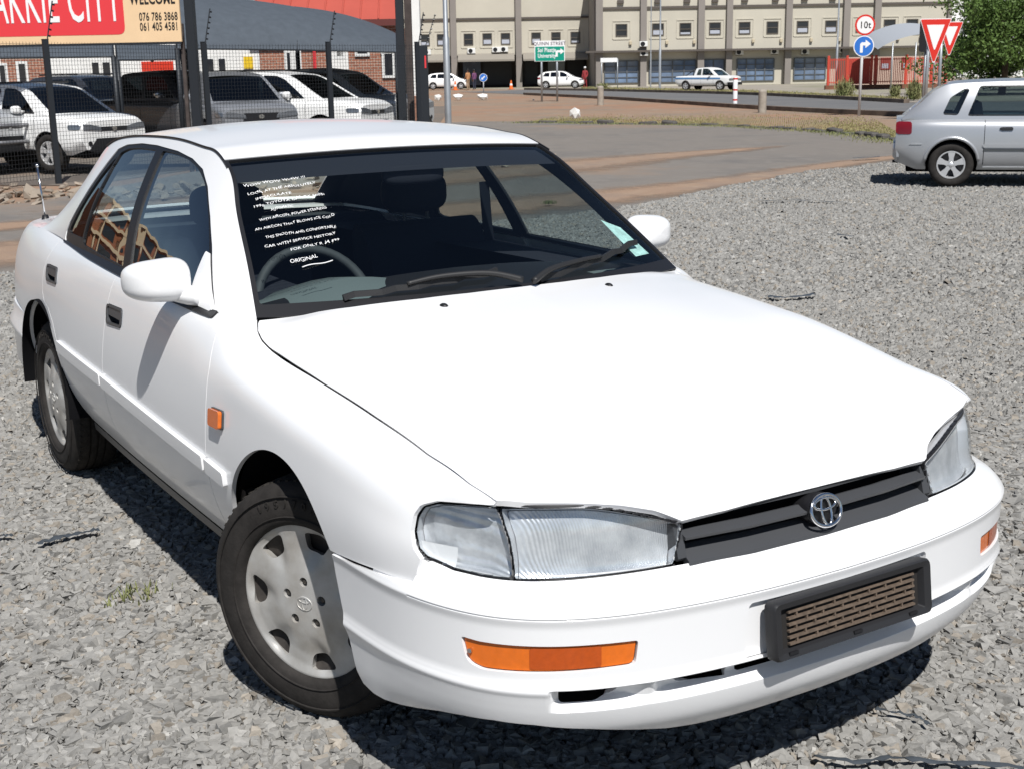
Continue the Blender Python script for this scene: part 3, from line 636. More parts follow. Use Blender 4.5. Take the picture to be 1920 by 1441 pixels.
seat(-.05,-.37,.50,1.02,'front_seat'); seat(-.05,.37,.50,1.02,'front_seat')
seat(-.95,0,1.30,.97,'rear_bench',False)
mesh('parcel_shelf',*box(-1.68,-1.18,-.66,.66,.93,.955),INT2,car)
# belt hanging from the far pillar
mesh('seat_belt',*sweep([(-.30,.66,1.16),(-.29,.665,1.0),(-.27,.68,.8),(-.25,.69,.45)],[(-.022,-.001),(.022,-.001),(.022,.001),(-.022,.001)],up=(1,0,0)),INT,car)
mesh('rear_view_mirror',*ellipsoid((.36,.0,1.262),(.022,.11,.032),20,12,.6),INT,car,True)
# ---- door mirrors
def mirror(s):
    c=np.array([.455,s*.875,1.018]); nu,nv=36,22; u=np.linspace(0,2*np.pi,nu,endpoint=False); v=np.linspace(-np.pi/2,np.pi/2,nv)
    f=lambda t,p:np.sign(t)*np.abs(t)**p
    X=f(np.sin(v),1.0)[:,None]*np.ones(nu)[None]; rr=f(np.cos(v),.55)
    Y=rr[:,None]*f(np.cos(u),.62)[None]*.092; Z=rr[:,None]*f(np.sin(u),.62)[None]*.060
    X=np.where(X>0,X*.072,X*.05)
    V=np.stack([c[0]+X-.10*np.maximum(0,-Y*0),c[1]+s*Y,c[2]+Z*(1-.12*(Y/.09))],-1)
    V[...,0]-=.35*np.maximum(0,s*(V[...,1]-c[1]))*np.maximum(0,s*(V[...,1]-c[1]))/.09   # outer end sweeps back
    o=mesh('door_mirror',V.reshape(-1,3),[(i*nu+j,i*nu+(j+1)%nu,(i+1)*nu+(j+1)%nu,(i+1)*nu+j) for i in range(nv-1) for j in range(nu)],PAINT,car,True)
    arm=[(.455,s*.835,.985),(.50,s*.80,.975),(.53,s*.775,.972)]
    mesh('mirror_arm',*sweep(smooth_poly(arm,4,False),np.array([(.035*math.cos(t),.028*math.sin(t)) for t in np.linspace(0,2*np.pi,14,endpoint=False)])),PAINT,o,True)
    sail=[(.445,1.085),(.48,1.055),(.56,.992),(.632,.945),(.60,.935),(.46,.940),(.452,1.0)]
    vnt=SG.cut(round_poly(sail,.008),gap=0,off=.012,lip=.016); pobj('mirror_sail',vnt if s>0 else flipm(vnt),PAINT,o)
    mesh('mirror_glass',*ellipsoid(c+np.array([-.046,0,0]),(.006,.080,.050),20,8,.6),P('mirror_glass',(.7,.72,.75),.03,1.),o,True)
for s in(1,-1): mirror(s)
# ---- wipers, washers, aerial
def ontop(t,w):
    i=np.argmin(((ST.P-np.array([t,w]))**2).sum(1)); return ST.V[i],ST.N[i]
WIP=P('wiper_black',(.02,.02,.021),.5)
def wiper(pts,knob):
    q=[]
    for t,w,h in pts: a_,b_=ontop(t,w); q.append(a_+b_*h)
    o=mesh('wiper',*tube(smooth_poly(q,6,False),.0075,8,scale=np.linspace(1.3,.9,6*(len(q)-1)+1)),WIP,car,True)
    return o,q
# chart: w<0 is the far side (+y), w>0 the near side
def wipblade(a,b,hh=.016,n=14):
    q=[]
    for k in np.linspace(0,1,n):
        p_,n_=ontop(a[0]+(b[0]-a[0])*k,a[1]+(b[1]-a[1])*k); q.append(p_+n_*(hh-.004))
    return q
o,q=wiper([(.045,-.02,.03),(.075,.12,.035),(.085,.30,.03),(.075,.45,.024)],0)
mesh('wiper_blade',*sweep(wipblade((.055,.70),(.11,.05)),[(-.007,-.008),(.007,-.008),(.004,.008),(-.004,.008)]),WIP,o)
o,q=wiper([(.03,-.06,.03),(.06,-.18,.035),(.085,-.35,.03),(.10,-.50,.024)],0)
mesh('wiper_blade',*sweep(wipblade((.05,-.12),(.16,-.86)),[(-.007,-.008),(.007,-.008),(.004,.008),(-.004,.008)]),WIP,o)
for s in(1,-1):
    v,f=ellipsoid((1.033,s*.276,.960),(.016,.012,.010),14,8); mesh('washer_jet',v,f,BLK,car,True)
aer=mesh('aerial',*rod((-1.98,-.62,.955),(-2.02,-.625,1.20),.004,8),CHROME,car,True)
mesh('aerial_base',*cat([lathe([(.0,.03),(.012,.03),(.02,.0)],14)]),BLK,aer,True).location=(-1.98,-.62,.955)
mesh('aerial_tip',*ellipsoid((-2.02,-.625,1.20),(.008,.008,.008),10,6),CHROME,aer,True)
# mud flaps
for s in(1,-1):
    mesh('mud_flap',*box(-1.668,-1.66,s*.62,s*.765,.29,.50,.003),P('mud_flap_rubber',(.085,.068,.058),.85,noise=.3,nscale=20),car)
    mesh('mud_flap',*box(.872,.882,s*.70,s*.835,.24,.46,.003),MC['mud_flap_rubber'],car)
# licence disc on the far corner of the glass
lic=[]
for t,w in((.31,-.815),(.255,-.90),(.10,-.915),(.10,-.80)):
    a_,b_=ontop(t,w); lic.append(a_-b_*.004)
mesh('licence_disc',lic,[(0,1,2,3)],P('licence_paper',(.45,.68,.66),.7,noise=.3,nscale=40),car)
# ---- wheels: tyre, trim with seven windows, five nuts
def wheel(parent,loc,steer,side,R=.311,W=.195,cover='steel'):
    o=bpy.data.objects.new('wheel',None); lnk(o,parent); o.location=loc; o.rotation_euler=(0,0,steer+(0 if side<0 else math.pi)); o.empty_display_size=.1
    # local: outer face looks along -y
    h=W/2; tp=[(.198,-h*.80),(.202,-h*.93),(.215,-h*.99),(.238,-h*1.02),(.262,-h*1.0),(.286,-h*.93),(.300,-h*.84),(.3065,-h*.70)]
    tr=[(.3065,-h*.70),(R,-h*.5),(R,-h*.34),(R-.008,-h*.33),(R-.008,-h*.27),(R,-h*.26),(R,-h*.05),(R-.008,-h*.04),(R-.008,h*.04),(R,h*.05),(R,h*.26),(R-.008,h*.27),(R-.008,h*.33),(R,h*.34),(R,h*.5),(.3065,h*.7)]
    bk=[(.3065,h*.7),(.300,h*.84),(.26,h*1.0),(.2,h*.95),(.19,h*.8),(.12,h*.5)]
    L=lambda p,n=72: xf(lathe([(r,-z) for r,z in p],n,'z'),M=[[1,0,0],[0,0,-1],[0,1,0]])
    def LT(p,n=72):
        v,f=lathe([(r,z) for r,z in p],n,'z'); return v[:,[0,2,1]],f
    mesh('tyre',*LT(tp),TYRE,o,True); 
    t_=mesh('tread',*LT(tr),TREAD,o,True,sharp=30); mesh('inner_wall',*LT(bk),TYRE,o,True)
    # shoulder blocks
    bl=[]
    for k in range(72):
        a=2*math.pi*k/72
        for yy,s_ in((-h*.60,1),(h*.60,-1)):
            v,f=box(-.0045,.0045,-h*.12,h*.12,.300,.3095); c,s=math.cos(a),math.sin(a)
            v=v+np.array([0,yy,0]); v=np.stack([v[:,0]*c+v[:,2]*s,v[:,1],-v[:,0]*s+v[:,2]*c],-1); bl.append((v,f))
    b_=mesh('tread_blocks',*cat(bl),TREAD,o); b_['kind']='stuff'
    # rings moulded in the side wall
    for rr in(.224,.275): mesh('wall_ring',*LT([(rr-.002,-h*1.0),(rr,-h*1.045),(rr+.002,-h*1.0)],72),TYRE,o,True)
    # trim
    nr,nt_=40,210; rad=np.concatenate([np.linspace(.001,.196,nr)]); th=np.linspace(0,2*np.pi,nt_+1)
    yp=np.interp(rad,[0,.05,.075,.10,.13,.160,.175,.188,.196],[-.092,-.092,-.090,-.086,-.080,-.078,-.080,-.082,-.074])
    dish=np.zeros((nr,nt_+1))
    for k in range(7):
        d=(th-2*np.pi*(k+.5)/7+np.pi)%(2*np.pi)-np.pi
        dish+=.012*np.exp(-(d/.17)**2)[None]*np.clip((rad-.085)/.05,0,1)[:,None]*np.clip((.182-rad)/.012,0,1)[:,None]
    G=np.stack([rad[:,None]*np.cos(th)[None],yp[:,None]+dish,rad[:,None]*np.sin(th)[None]],-1)*[1.065,1,1.065]
    Sh=Sheet(G,G[...,[0,2]]); 
    if Sh.N[:,1].mean()>0: Sh=Sheet(G,G[...,[0,2]],True)
    holes=[]
    for k in range(7):
        a=2*math.pi*(k+.5)/7; p=round_poly([(.128,-.022),(.166,-.040),(.172,0),(.166,.040),(.128,.022)],[.012,.012,.02,.012,.012])
        c,s=math.cos(a),math.sin(a); holes.append(np.stack([p[:,0]*c-p[:,1]*s,p[:,0]*s+p[:,1]*c],-1))
    nuts=[]
    for k in range(5):
        a=2*math.pi*(k+.25)/5; nuts.append((.056*math.cos(a),.056*math.sin(a)))
        holes.append(np.array([(nuts[-1][0]+.0125*math.cos(t),nuts[-1][1]+.0125*math.sin(t)) for t in np.linspace(0,2*np.pi,20,endpoint=False)]))
    disc=[(.1955*math.cos(t),.1955*math.sin(t)) for t in np.linspace(0,2*np.pi,120,endpoint=False)]
    disc=[(a_*1.065,b_*1.065) for a_,b_ in disc]; holes=[np.asarray(q_)*(1.065 if i_<7 else 1.) for i_,q_ in enumerate(holes)]
    tr_=pobj('wheel_trim',Sh.cut(disc,holes,gap=0,lip=.024),SILV,o)
    mesh('rim_disc',*LT([(.0,-.045),(.10,-.045),(.125,-.04),(.16,-.05),(.185,-.062),(.204,-.07)],48),P('rusty_steel',(.055,.048,.043),.7,.3,noise=.5,nscale=25),o,True)
    for (a,b) in nuts:
        v,f=lathe([(.0,-.088),(.006,-.087),(.0085,-.084),(.0092,-.07)],6); mesh('wheel_nut',v[:,[0,2,1]]+np.array([a,0,b]),f,P('nut_dark',(.10,.09,.08),.45,.7),tr_)
    e2=[]
    for ry,rz,cz in((.0235,.0175,0),(.0075,.0165,0),(.0165,.0065,.0085)):
        a=np.linspace(0,2*np.pi,28,endpoint=False); e2.append(tube(np.stack([ry*np.cos(a),np.full(28,-.0925),cz+rz*np.sin(a)],-1),.0016,6,(0,1,0),closed=True))
    mesh('embossed_mark',*cat(e2),SILV,tr_,True)
    mesh('valve',*rod((.145,-.06,-.06),(.150,-.088,-.062),.004,8),TYRE,o)
    # raised size marking on the side wall
    for k,ch in enumerate('195/70R14'):
        a=math.radians(118-k*6.5); t=text_mesh('wall_marking',ch,.026,TYRE,o,(.249*math.cos(a),-h*1.02,.249*math.sin(a)),(math.pi/2,0,0),'CENTER',.001,1.,0,.0016); t.rotation_euler=(math.pi/2,-(a-math.pi/2),0)
    return o
STEER=math.radians(27)
wf=wheel(car,(1.215,-.735,.311),STEER,-1); wheel(car,(1.235,.745,.311),STEER,1)
wr=wheel(car,(-1.305,-.715,.311),0,-1); wheel(car,(-1.305,.715,.311),0,1)
# ================================================================ other vehicles
def rz_of(h): return math.atan2(h[1],h[0])
FH=np.array([math.cos(YAW),math.sin(YAW),0]); RH=np.array([math.sin(YAW),-math.cos(YAW),0])
def gD(px,D):
    """ground point seen at picture column px, at distance D"""
    d=rayd(px,138.); d=d/(d@CF); p=CAM+d*D; return np.array([p[0],p[1],0.])
GLD=glass('dark_car_glass',(.10,.12,.13),1.6); GLM=glass('car_glass',(.50,.58,.58),1.55)
REDL=P('tail_lamp_red',(.17,.008,.014),.18,coat=.7); ALLOY=P('alloy',(.72,.72,.73),.30,.55); LAMPG=P('lamp_glass_far',(.20,.22,.25),.12,.5,coat=.8)
def car_wheel(parent,loc,side,R,Wd,spokes=5,rimc=None,steer=0.):
    o=bpy.data.objects.new('wheel',None); lnk(o,parent); o.location=loc; o.rotation_euler=(0,0,steer+(0 if side<0 else math.pi)); o.empty_display_size=.1
    h=Wd/2; LT=lambda p,n=40:(lambda vf:(vf[0][:,[0,2,1]],vf[1]))(lathe(p,n))
    r=R*.64
    mesh('tyre',*LT([(r*.98,-h*.8),(r*1.03,-h*.98),(R*.86,-h),(R*.96,-h*.85),(R,-h*.55),(R,h*.55),(R*.96,h*.85),(R*.8,h),(r,h*.8),(.02,h*.7)]),TYRE,o,True)
    rm=mesh('rim',*LT([(r*.99,-h*.80),(r*.97,-h*.93),(r*.90,-h*.86),(r*.86,-h*.3),(.05,-h*.15),(.0,-h*.15)]),P('rim_barrel',(.10,.10,.105),.5,.6),o,True)
    sp=[]
    for k in range(spokes):
        a=2*math.pi*k/spokes+.3; c,s=math.cos(a),math.sin(a)
        pl=[(r*.12,-r*.18),(r*.45,-r*.15),(r*.90,-r*.26),(r*.95,0),(r*.90,r*.26),(r*.45,r*.15),(r*.12,r*.18)]
        v,f=prism([(x*c-y*s,x*s+y*c) for x,y in pl],-h*.90,-h*.55,'xz'); sp.append((v,f))
    mesh('spokes',*cat(sp+[LT([(.0,-h*.97),(r*.16,-h*.95),(r*.22,-h*.85),(r*.24,-h*.5)],20),LT([(r*.86,-h*.5),(r*.9,-h*.93),(r*.98,-h*.93),(r*.99,-h*.8)],40)]),rimc or ALLOY,o,True,sharp=40)
    return o
def simple_car(name,label,loc,rz,S,group=None,hi=False):
    """S: spec dict. local x forward, origin on the ground between the axles"""
    car_=empty(name,loc,rz,label,S.get('cat','car'),group); pm=S['paint']; x0,x1=S['x0'],S['x1']; W=S['W']; n=110 if hi else 70
    xs=np.linspace(x0,x1,n); xm=(x0+x1)/2; q=np.abs((xs-xm)/((x1-x0)/2)); w=W*(1-S.get('taper',.20)*q**S.get('tp',7))
    bx=[p[0] for p in S['belt']]; bz=[p[1] for p in S['belt']]; zb=pch(bx,bz,xs); zs=S.get('sill',.24); up=S.get('up',0.)
    zl=zs+.10*np.clip((q-.86)/.14,0,1); one=np.ones_like(xs)
    mid=zs+(zb-zs)*.52
    L=[(w-.09,zl),(w-.025,zl+.10),(w,mid),(w-.012,zs+(zb-zs)*.78),(w-.035,zb-.055),(w-.085,zb-.004),((w-.085)*.85,zb+.016+S.get('crown',.012)),((w-.085)*.5,zb+.03+S.get('crown',.012)),(0*one,zb+.038+S.get('crown',.012))]
    Y=np.stack([l[0] for l in L]); Z=np.stack([l[1] for l in L]); d=np.sqrt(np.diff(Y,axis=0)**2+np.diff(Z,axis=0)**2).mean(1); t=np.concatenate([[0],np.cumsum(d)]); t/=t[-1]
    nv=64 if hi else 44; tv=np.linspace(0,1,nv); y=nspl(t,Y,tv); z=nspl(t,Z,tv)
    G=np.stack([np.broadcast_to(xs,(nv,n)),y,z],-1).transpose(1,0,2)
    Gf=np.concatenate([G,(G*[1,-1,1])[:,::-1][:,1:]],1); sh=sheet(Gf,xz,(xm,0,.5))
    arches=[]
    for ax in S['axles']: arches.append([(ax+S['ra']*math.cos(a),S['R']+.01+S['ra']*math.sin(a)) for a in np.linspace(0,2*np.pi,44,endpoint=False)])
    full=[(x0-.1,-.2),(x1+.1,-.2),(x1+.1,2),(x0-.1,2)]
    body=pobj('body',sh.cut(full,arches,gap=0,lip=.03),pm,car_)
    for i,nm in((0,'tail_panel'),(n-1,'nose_panel')):
        loop=Gf[i]; mesh(nm,loop,[tuple(range(len(loop)))],S.get('fascia',pm) if i else pm,car_)
    mesh('underbody',*box(x0+.15,x1-.15,-W*.62,W*.62,zs*.8,zs+.40),DARK,car_)
    for ax in S['axles']:
        for s in(1,-1):
            th=np.radians(np.linspace(-5,185,24)); V=[]
            for yy,rr in((W-.03,S['ra']+.005),(W-.28,S['ra']+.02),(W-.28,.03)): V+=[(ax+rr*math.cos(a),s*yy,S['R']+.01+rr*math.sin(a)) for a in th]
            k=len(th); mesh('wheel_arch_liner',V,[(j*k+i,j*k+i+1,(j+1)*k+i+1,(j+1)*k+i) for j in range(2) for i in range(k-1)],DARK,car_,True)
            st=S.get('steer',0.) if ax>0 else 0.
            car_wheel(car_,(ax,s*(W-.02-S.get('tw',.19)/2),S['R']),s,S['R'],S.get('tw',.19),S.get('spokes',5),S.get('rimc'),st)
    # greenhouse
    C=S['roof']; tt=np.concatenate([[0],np.cumsum(np.hypot(*np.diff(np.array(C),axis=0).T))]); k=len(C)
    cC=np.array([(x,0,z) for x,z in C]); rl=[]; bl=[]
    wb=lambda x: np.interp(x,xs,w)-.085; zbf=lambda x: np.interp(x,xs,zb)
    zmin=min(C[0][1],C[-1][1]); zmax=max(z for _,z in C)
    for i,(x,z) in enumerate(C):
        f=np.clip((z-zbf(x))/(zmax-zbf(x)),0,1); yr=wb(x)*(1-f*S.get('tumble',.24)); end=(i==0 or i==k-1)
        rx=x+(.10 if i<k/2 else -.10)*(1-f)*0+(S.get('bow',.08) if i<k/2 else -S.get('bow',.08))*(1 if f<.97 else .6)
        rl.append((rx,yr-.03,z-.035*f)); bl.append((rx,wb(rx),zbf(rx)-.01))
    ts=np.linspace(0,tt[-1],110 if hi else 80)
    mono=lambda A:np.stack([pch(tt,A[:,j],ts) for j in range(3)],-1)
    c_,r_,b_=mono(cC),mono(np.array(rl)),mono(np.array(bl)); ns,ntp=30,26
    vs=np.linspace(0,1,ns); Sg=b_[:,None]*(1-vs[None,:,None])+r_[:,None]*vs[None,:,None]; Sg[...,1]+=(.02*np.sin(np.pi*vs))[None]
    vt=np.linspace(0,1,ntp); Tg=np.empty((len(ts),ntp,3))
    for j in(0,2): Tg[...,j]=r_[:,None,j]+(c_[:,None,j]-r_[:,None,j])*(1-(1-vt)**2.2)[None]
    Tg[...,1]=r_[:,None,1]*(1-vt)[None]
    sS=sheet(Sg,xz,(xm,0,1)); Tf=np.concatenate([Tg,(Tg*[1,-1,1])[:,::-1][:,1:]],1); wv=np.concatenate([vt-1,(1-vt)[::-1][1:]]); PT_=np.stack(np.broadcast_arrays(ts[:,None],wv[None]),-1)
    sT=Sheet(Tf,PT_)
    if ((sT.V-np.array([xm,0,.6]))*sT.N).sum(1).mean()<0: sT=Sheet(Tf,PT_,True)
    big=[(x0-1,.2),(x1+1,.2),(x1+1,3),(x0-1,3)]; wins=[np.array(round_poly(p,.03)) for p in S['windows']]
    gm=S.get('glass',GLD)
    vnt=sS.cut(big,wins,gap=0,lip=.01)
    for v_ in(vnt,flipm(vnt)): pobj('cabin_side',v_,S.get('pillar',pm),car_)
    for p in wins:
        vnt=sS.cut(p,gap=-.004,off=-.006,lip=0)
        for v_ in(vnt,flipm(vnt)):
            o=pobj('side_window',v_,gm,car_)
        if not hi: continue
        q_=(p-p.mean(0))*(1-.035/np.ptp(p,axis=0))+p.mean(0); vnt=sS.cut(p,[q_],gap=0,off=.002,lip=.004)
        for v_ in(vnt,flipm(vnt)): pobj('window_seal',v_,BLK,car_)
    tf0,tf1=S['ws']; tr0,tr1=S['rw']        # fractions of the length
    T=tt[-1]; fr_=lambda a,b,wd: round_poly([(a*T,-wd),(b*T,-wd),(b*T,wd),(a*T,wd)],.04)
    wsp,rwp=fr_(tf0,tf1,.90),fr_(tr0,tr1,.86)
    pobj('roof',sT.cut([(-1,-2),(T+1,-2),(T+1,2),(-1,2)],[wsp,rwp],gap=0,lip=.01),S.get('roofc',pm),car_)
    pobj('windscreen',sT.cut(wsp,gap=-.004,off=-.006,lip=0),gm,car_); pobj('rear_window',sT.cut(rwp,gap=-.004,off=-.006,lip=0),gm,car_)
    ix0=min(p[0] for p in C)+.35; ix1=max(p[0] for p in C)-.55
    seatz=zbf(0)
    mesh('seats',*cat([prism([(x-.12,zs+.2),(x+.3,zs+.25),(x+.28,zs+.38),(x,zs+.36),(x-.1,seatz+.22),(x-.2,seatz+.20)],s*.10,s*(W-.22),'xz') for x in(.15,-.75) for s in(1,-1) if ix0-.2<x<ix1+.3]),INT,car_)
    # mirrors
    mx,mz=S.get('mirror',(ix1+.35,zbf(ix1)+.09))
    for s in(1,-1):
        o=mesh('door_mirror',*ellipsoid((mx,s*(W+.08),mz),(.07,.10,.075),18,12,.7),S.get('mirc',pm),car_,True)
        mesh('mirror_arm',*rod((mx,s*(W-.10),mz-.04),(mx,s*(W+.02),mz-.03),.025,8),S.get('mirc',pm),o,True)
    for sx_ in S.get('seams',()):
        j=int(np.argmin(abs(xs-sx_))); col=G[j]; m_=(col[:,2]>zs+.06)&(col[:,1]>W*.8)&(col[:,2]<zb[j])
        for s in(1,-1): mesh('door_seam',*tube(col[m_]*[1,s,1]+np.array([sx_-xs[j],0,0]),.0045,5,(1,0,0)),DARK,car_,True)
    for fn in S.get('extra',[]): fn(car_,sh,S,xs,w,zb)
    return car_
def side_patch(nm,poly,mat,off=.008,lip=.01):
    def fn(car_,sh,S,xs,w,zb):
        P0=np.array(poly,float); half=Sheet.__new__(Sheet)
        V,N,T=sh.cut(P0,gap=0,off=off,lip=lip); cy=V[T][:,:,1].mean(1)
        for m_ in(cy>0,cy<=0):
            if m_.any(): u_,iv=np.unique(T[m_],return_inverse=True); pobj(nm,(V[u_],N[u_],iv.reshape(-1,3)),mat,car_)
    return fn
def nose_patch(nm,poly,mat,d0=-.02,d1=.012,both_=True,xw=None):
    """polygon in (y,z) on the nose, as a block following the nose curve"""
    def fn(car_,sh,S,xs,w,zb):
        for s in((1,-1) if both_ else (1,)):
            pp=[(s*a,b) for a,b in poly]; n=len(pp); 
            fx=lambda y: S['x1']-S.get('nosebow',.06)*0*(abs(y)/S['W'])**2
            V=[(fx(a)+d0,a,b) for a,b in pp]+[(fx(a)+d1,a,b) for a,b in pp]
            F=[tuple(range(n-1,-1,-1)),tuple(range(n,2*n))]+[(i,(i+1)%n,n+(i+1)%n,n+i) for i in range(n)]
            mesh(nm,V,F,mat,car_)
    return fn
def wrap_lamp(nm,x0,x1,z0,z1,mat,off=.008,slant=0.):
    """lamp on the flank near an end, both sides"""
    return side_patch(nm,round_poly([(x0,z0),(x1,z0+slant),(x1,z1+slant),(x0,z1)],.03),mat,off)
def blk(nm,b,mat,bev=.01,mirror_=False):
    def fn(car_,sh,S,xs,w,zb):
        mesh(nm,*box(*b,bev),mat,car_)
        if mirror_: mesh(nm,*box(b[0],b[1],-b[3],-b[2],b[4],b[5],bev),mat,car_)
    return fn
SILVER=paint('silver_paint',(.50,.51,.53),.32,.55); WHT2=paint('plain_white_paint',(.80,.80,.79),.35); DGREY=paint('charcoal_paint',(.055,.058,.068),.3,.3); SGREY=paint('light_silver_paint',(.55,.56,.57),.3,.4)
CHR2=P('far_chrome',(.7,.7,.7),.2,1.)
# --- silver hatchback at the right edge
def hatch_extra():
    e=[side_patch('side_moulding',[(-.82,.505),(1.0,.50),(1.0,.545),(-.82,.55)],SILVER,.014),side_patch('moulding_insert',[(-.82,.470),(1.0,.466),(1.0,.492),(-.82,.496)],P('moulding_dark',(.06,.065,.07),.5),.012),
       side_patch('sill_trim',[(-.80,.235),(.86,.235),(.86,.262),(-.80,.262)],SGREY,.012),
       wrap_lamp('tail_lamp',-1.90,-1.70,.675,.835,REDL,.006),
       side_patch('door_handle',round_poly([(-.62,.72),(-.45,.722),(-.45,.765),(-.62,.763)],.015),BLK,.014),
       side_patch('bumper_line',[(-1.90,.545),(-1.55,.545),(-1.55,.556),(-1.90,.556)],SGREY,.010),
       side_patch('air_vent',[(-1.50,.985),(-1.30,.985),(-1.30,1.0),(-1.50,1.0)],P('vent_grey',(.36,.37,.38),.5),.004)]
    def flare(car_,sh,S,xs,w,zb):
        for ax in S['axles']:
            for s in(1,-1):
                th=np.radians(np.linspace(8,172,30)); p=np.array([(ax+(S['ra']+.012)*math.cos(a),s*(np.interp(ax,xs,w)+.004-.03*abs(math.cos(a))**6),S['R']+.01+(S['ra']+.012)*math.sin(a)) for a in th])
                mesh('arch_flare',*tube(p,.022,10,(0,1,0)),SILVER,car_,True)
    def rear(car_,sh,S,xs,w,zb):
        mesh('rear_bumper',*box(-1.93,-1.80,-.70,.70,.33,.60,.05),SILVER,car_,True,sharp=40)
        mesh('exhaust',*rod((-1.75,.35,.26),(-1.93,.36,.25),.022,10),BLK,car_,True)
        mesh('aerial',*rod((-1.05,0,1.37),(-1.25,0,1.55),.004,6),BLK,car_)
        for s in(1,-1):
            for k in range(3): mesh('pillar_vent',*box(-1.52,-1.33+.01*k,s*.665,s*.682,.955+k*.026,.967+k*.026,.003),SGREY,car_)
    def seam(car_,sh,S,xs,w,zb):
        for s in(1,-1):
            for xx in(-.92,.10):
                V,N,T=sh.cut([(xx-.003,.28),(xx+.003,.28),(xx+.003,.86),(xx-.003,.86)],gap=0,off=.0015,lip=0)
                pobj('door_seam',(V,N,T),DARK,car_); break
    return e+[flare,rear]
hatch=dict(paint=SILVER,x0=-1.90,x1=1.98,W=.822,axles=(-1.19,1.19),ra=.325,R=.285,tw=.185,sill=.22,taper=.16,tp=9,
 belt=[(-1.90,.84),(-1.5,.865),(-.6,.862),(.4,.85),(1.0,.84),(1.5,.78),(1.98,.64)],
 roof=[(1.06,.87),(.80,1.03),(.52,1.19),(.30,1.30),(.12,1.345),(-.4,1.372),(-.9,1.362),(-1.20,1.345),(-1.36,1.285),(-1.58,1.09),(-1.80,.89)],ws=(.02,.27),rw=(.78,.965),tumble=.17,bow=.03,
 windows=[[(-1.33,.925),(-1.14,.915),(-1.00,1.25),(-1.07,1.25),(-1.24,1.14)],[(-1.02,.905),(-.17,.90),(-.20,1.285),(-.88,1.285)],[(-.07,.90),(.78,.895),(.62,1.06),(.34,1.23),(.18,1.285),(-.10,1.287)]],
 glass=GLM,spokes=5,mirc=SILVER,seams=(-.80,.0,1.02),mirror=(.70,.95),extra=hatch_extra())
pw=gp(1780,350); rzh=math.radians(41.5); hd=np.array([math.cos(rzh),math.sin(rzh),0]); rt=np.array([hd[1],-hd[0],0])
simple_car('hatchback_car','silver hatchback parked on the gravel, cut off by the right edge',pw+hd*1.19-rt*.74,rzh,hatch,hi=True)
# --- vehicles behind the mesh fence
def suv_extra(fascia,dark,lamps=LAMPG):
    return [nose_patch('headlamp',[(.30,.76),(.72,.79),(.70,.89),(.55,.88),(.32,.83)],lamps,-.10,.015),nose_patch('grille',[(.30,.75),(-.30,.75),(-.32,.83),(.32,.83)],dark,-.05,.008,False),
      nose_patch('bumper_insert',[(.50,.36),(-.50,.36),(-.62,.40),(-.42,.62),(.42,.62),(.62,.40)],dark,-.05,.012,False),nose_patch('fog_lamp',[(.58+.045*math.cos(a),.53+.045*math.sin(a)) for a in np.linspace(0,2*np.pi,14,endpoint=False)],dark,-.05,.014),
      nose_patch('badge',[(.055*math.cos(a),.79+.04*math.sin(a)) for a in np.linspace(0,2*np.pi,18,endpoint=False)],CHR2,-.02,.022,False),wrap_lamp('headlamp_side',1.90,2.16,.79,.88,lamps),
      side_patch('sill_cladding',[(-.95,.30),(.98,.30),(.98,.42),(-.95,.42)],dark,.012),blk('roof_rail',(-1.5,.3,.52,.56,1.64,1.68),BLK,.01,True)]
PLT=P('plate_black',(.03,.03,.03),.5)
suv=dict(paint=WHT2,x0=-2.25,x1=2.20,W=.90,axles=(-1.33,1.33),ra=.40,R=.355,tw=.225,sill=.32,taper=.17,tp=6,cat='suv',
 belt=[(-2.25,.98),(-1.5,1.05),(-.5,1.04),(.6,1.03),(1.1,1.03),(1.7,1.02),(2.05,.97),(2.20,.90)],
 roof=[(1.30,1.04),(1.0,1.22),(.72,1.40),(.50,1.53),(.30,1.60),(-.3,1.655),(-1.0,1.65),(-1.6,1.61),(-1.85,1.53),(-2.05,1.28),(-2.2,1.06)],ws=(.02,.27),rw=(.80,.96),tumble=.22,bow=.10,
 windows=[[(-1.85,1.12),(-1.25,1.09),(-1.20,1.50),(-1.55,1.50)],[(-1.15,1.09),(-.18,1.09),(-.22,1.55),(-1.10,1.52)],[(-.08,1.09),(.95,1.08),(.70,1.27),(.42,1.47),(.20,1.55),(-.12,1.56)]],
 fascia=WHT2,extra=suv_extra(WHT2,BLK),mirror=(.62,1.16),steer=.15,spokes=5,seams=(-1.0,-.13,.98))
def at_wheel(px,D,head,ax,W,side=-1):
    """root of a vehicle whose near front wheel stands at column px, distance D; head in degrees"""
    a=math.radians(head); h=np.array([math.cos(a),math.sin(a),0]); r=np.array([h[1],-h[0],0]); return gD(px,D)-h*ax-r*(W-.1),a
GL='vehicles parked behind the mesh fence'
l,a=at_wheel(84,22.0,24,1.33,.90); simple_car('suv_car','white crossover with black lower bumper behind the fence post',l,a,suv,GL,True).scale=(.91,.91,.91)
suvb=dict(suv); suvb['paint']=SGREY; suvb['fascia']=SGREY
def bull(car_,sh,S,xs,w,zb):
    b=[tube([(2.30,s*.62,.45),(2.34,s*.60,.75),(2.30,s*.50,1.02)],.035,10,(0,1,0)) for s in(1,-1)]+[tube([(2.32,-.62,z),(2.36,0,z),(2.32,.62,z)],.035,10) for z in(.52,.80)]
    mesh('bull_bar',*cat(b),P('bull_bar_steel',(.20,.20,.21),.35,.6),car_,True)
suvb['extra']=suv_extra(SGREY,BLK)+[bull]
l,a=at_wheel(-130,22.0,24,1.33,.90); simple_car('suv_car','silver off-roader with steel nudge bar at the left edge of the photo',l,a,suvb,GL)
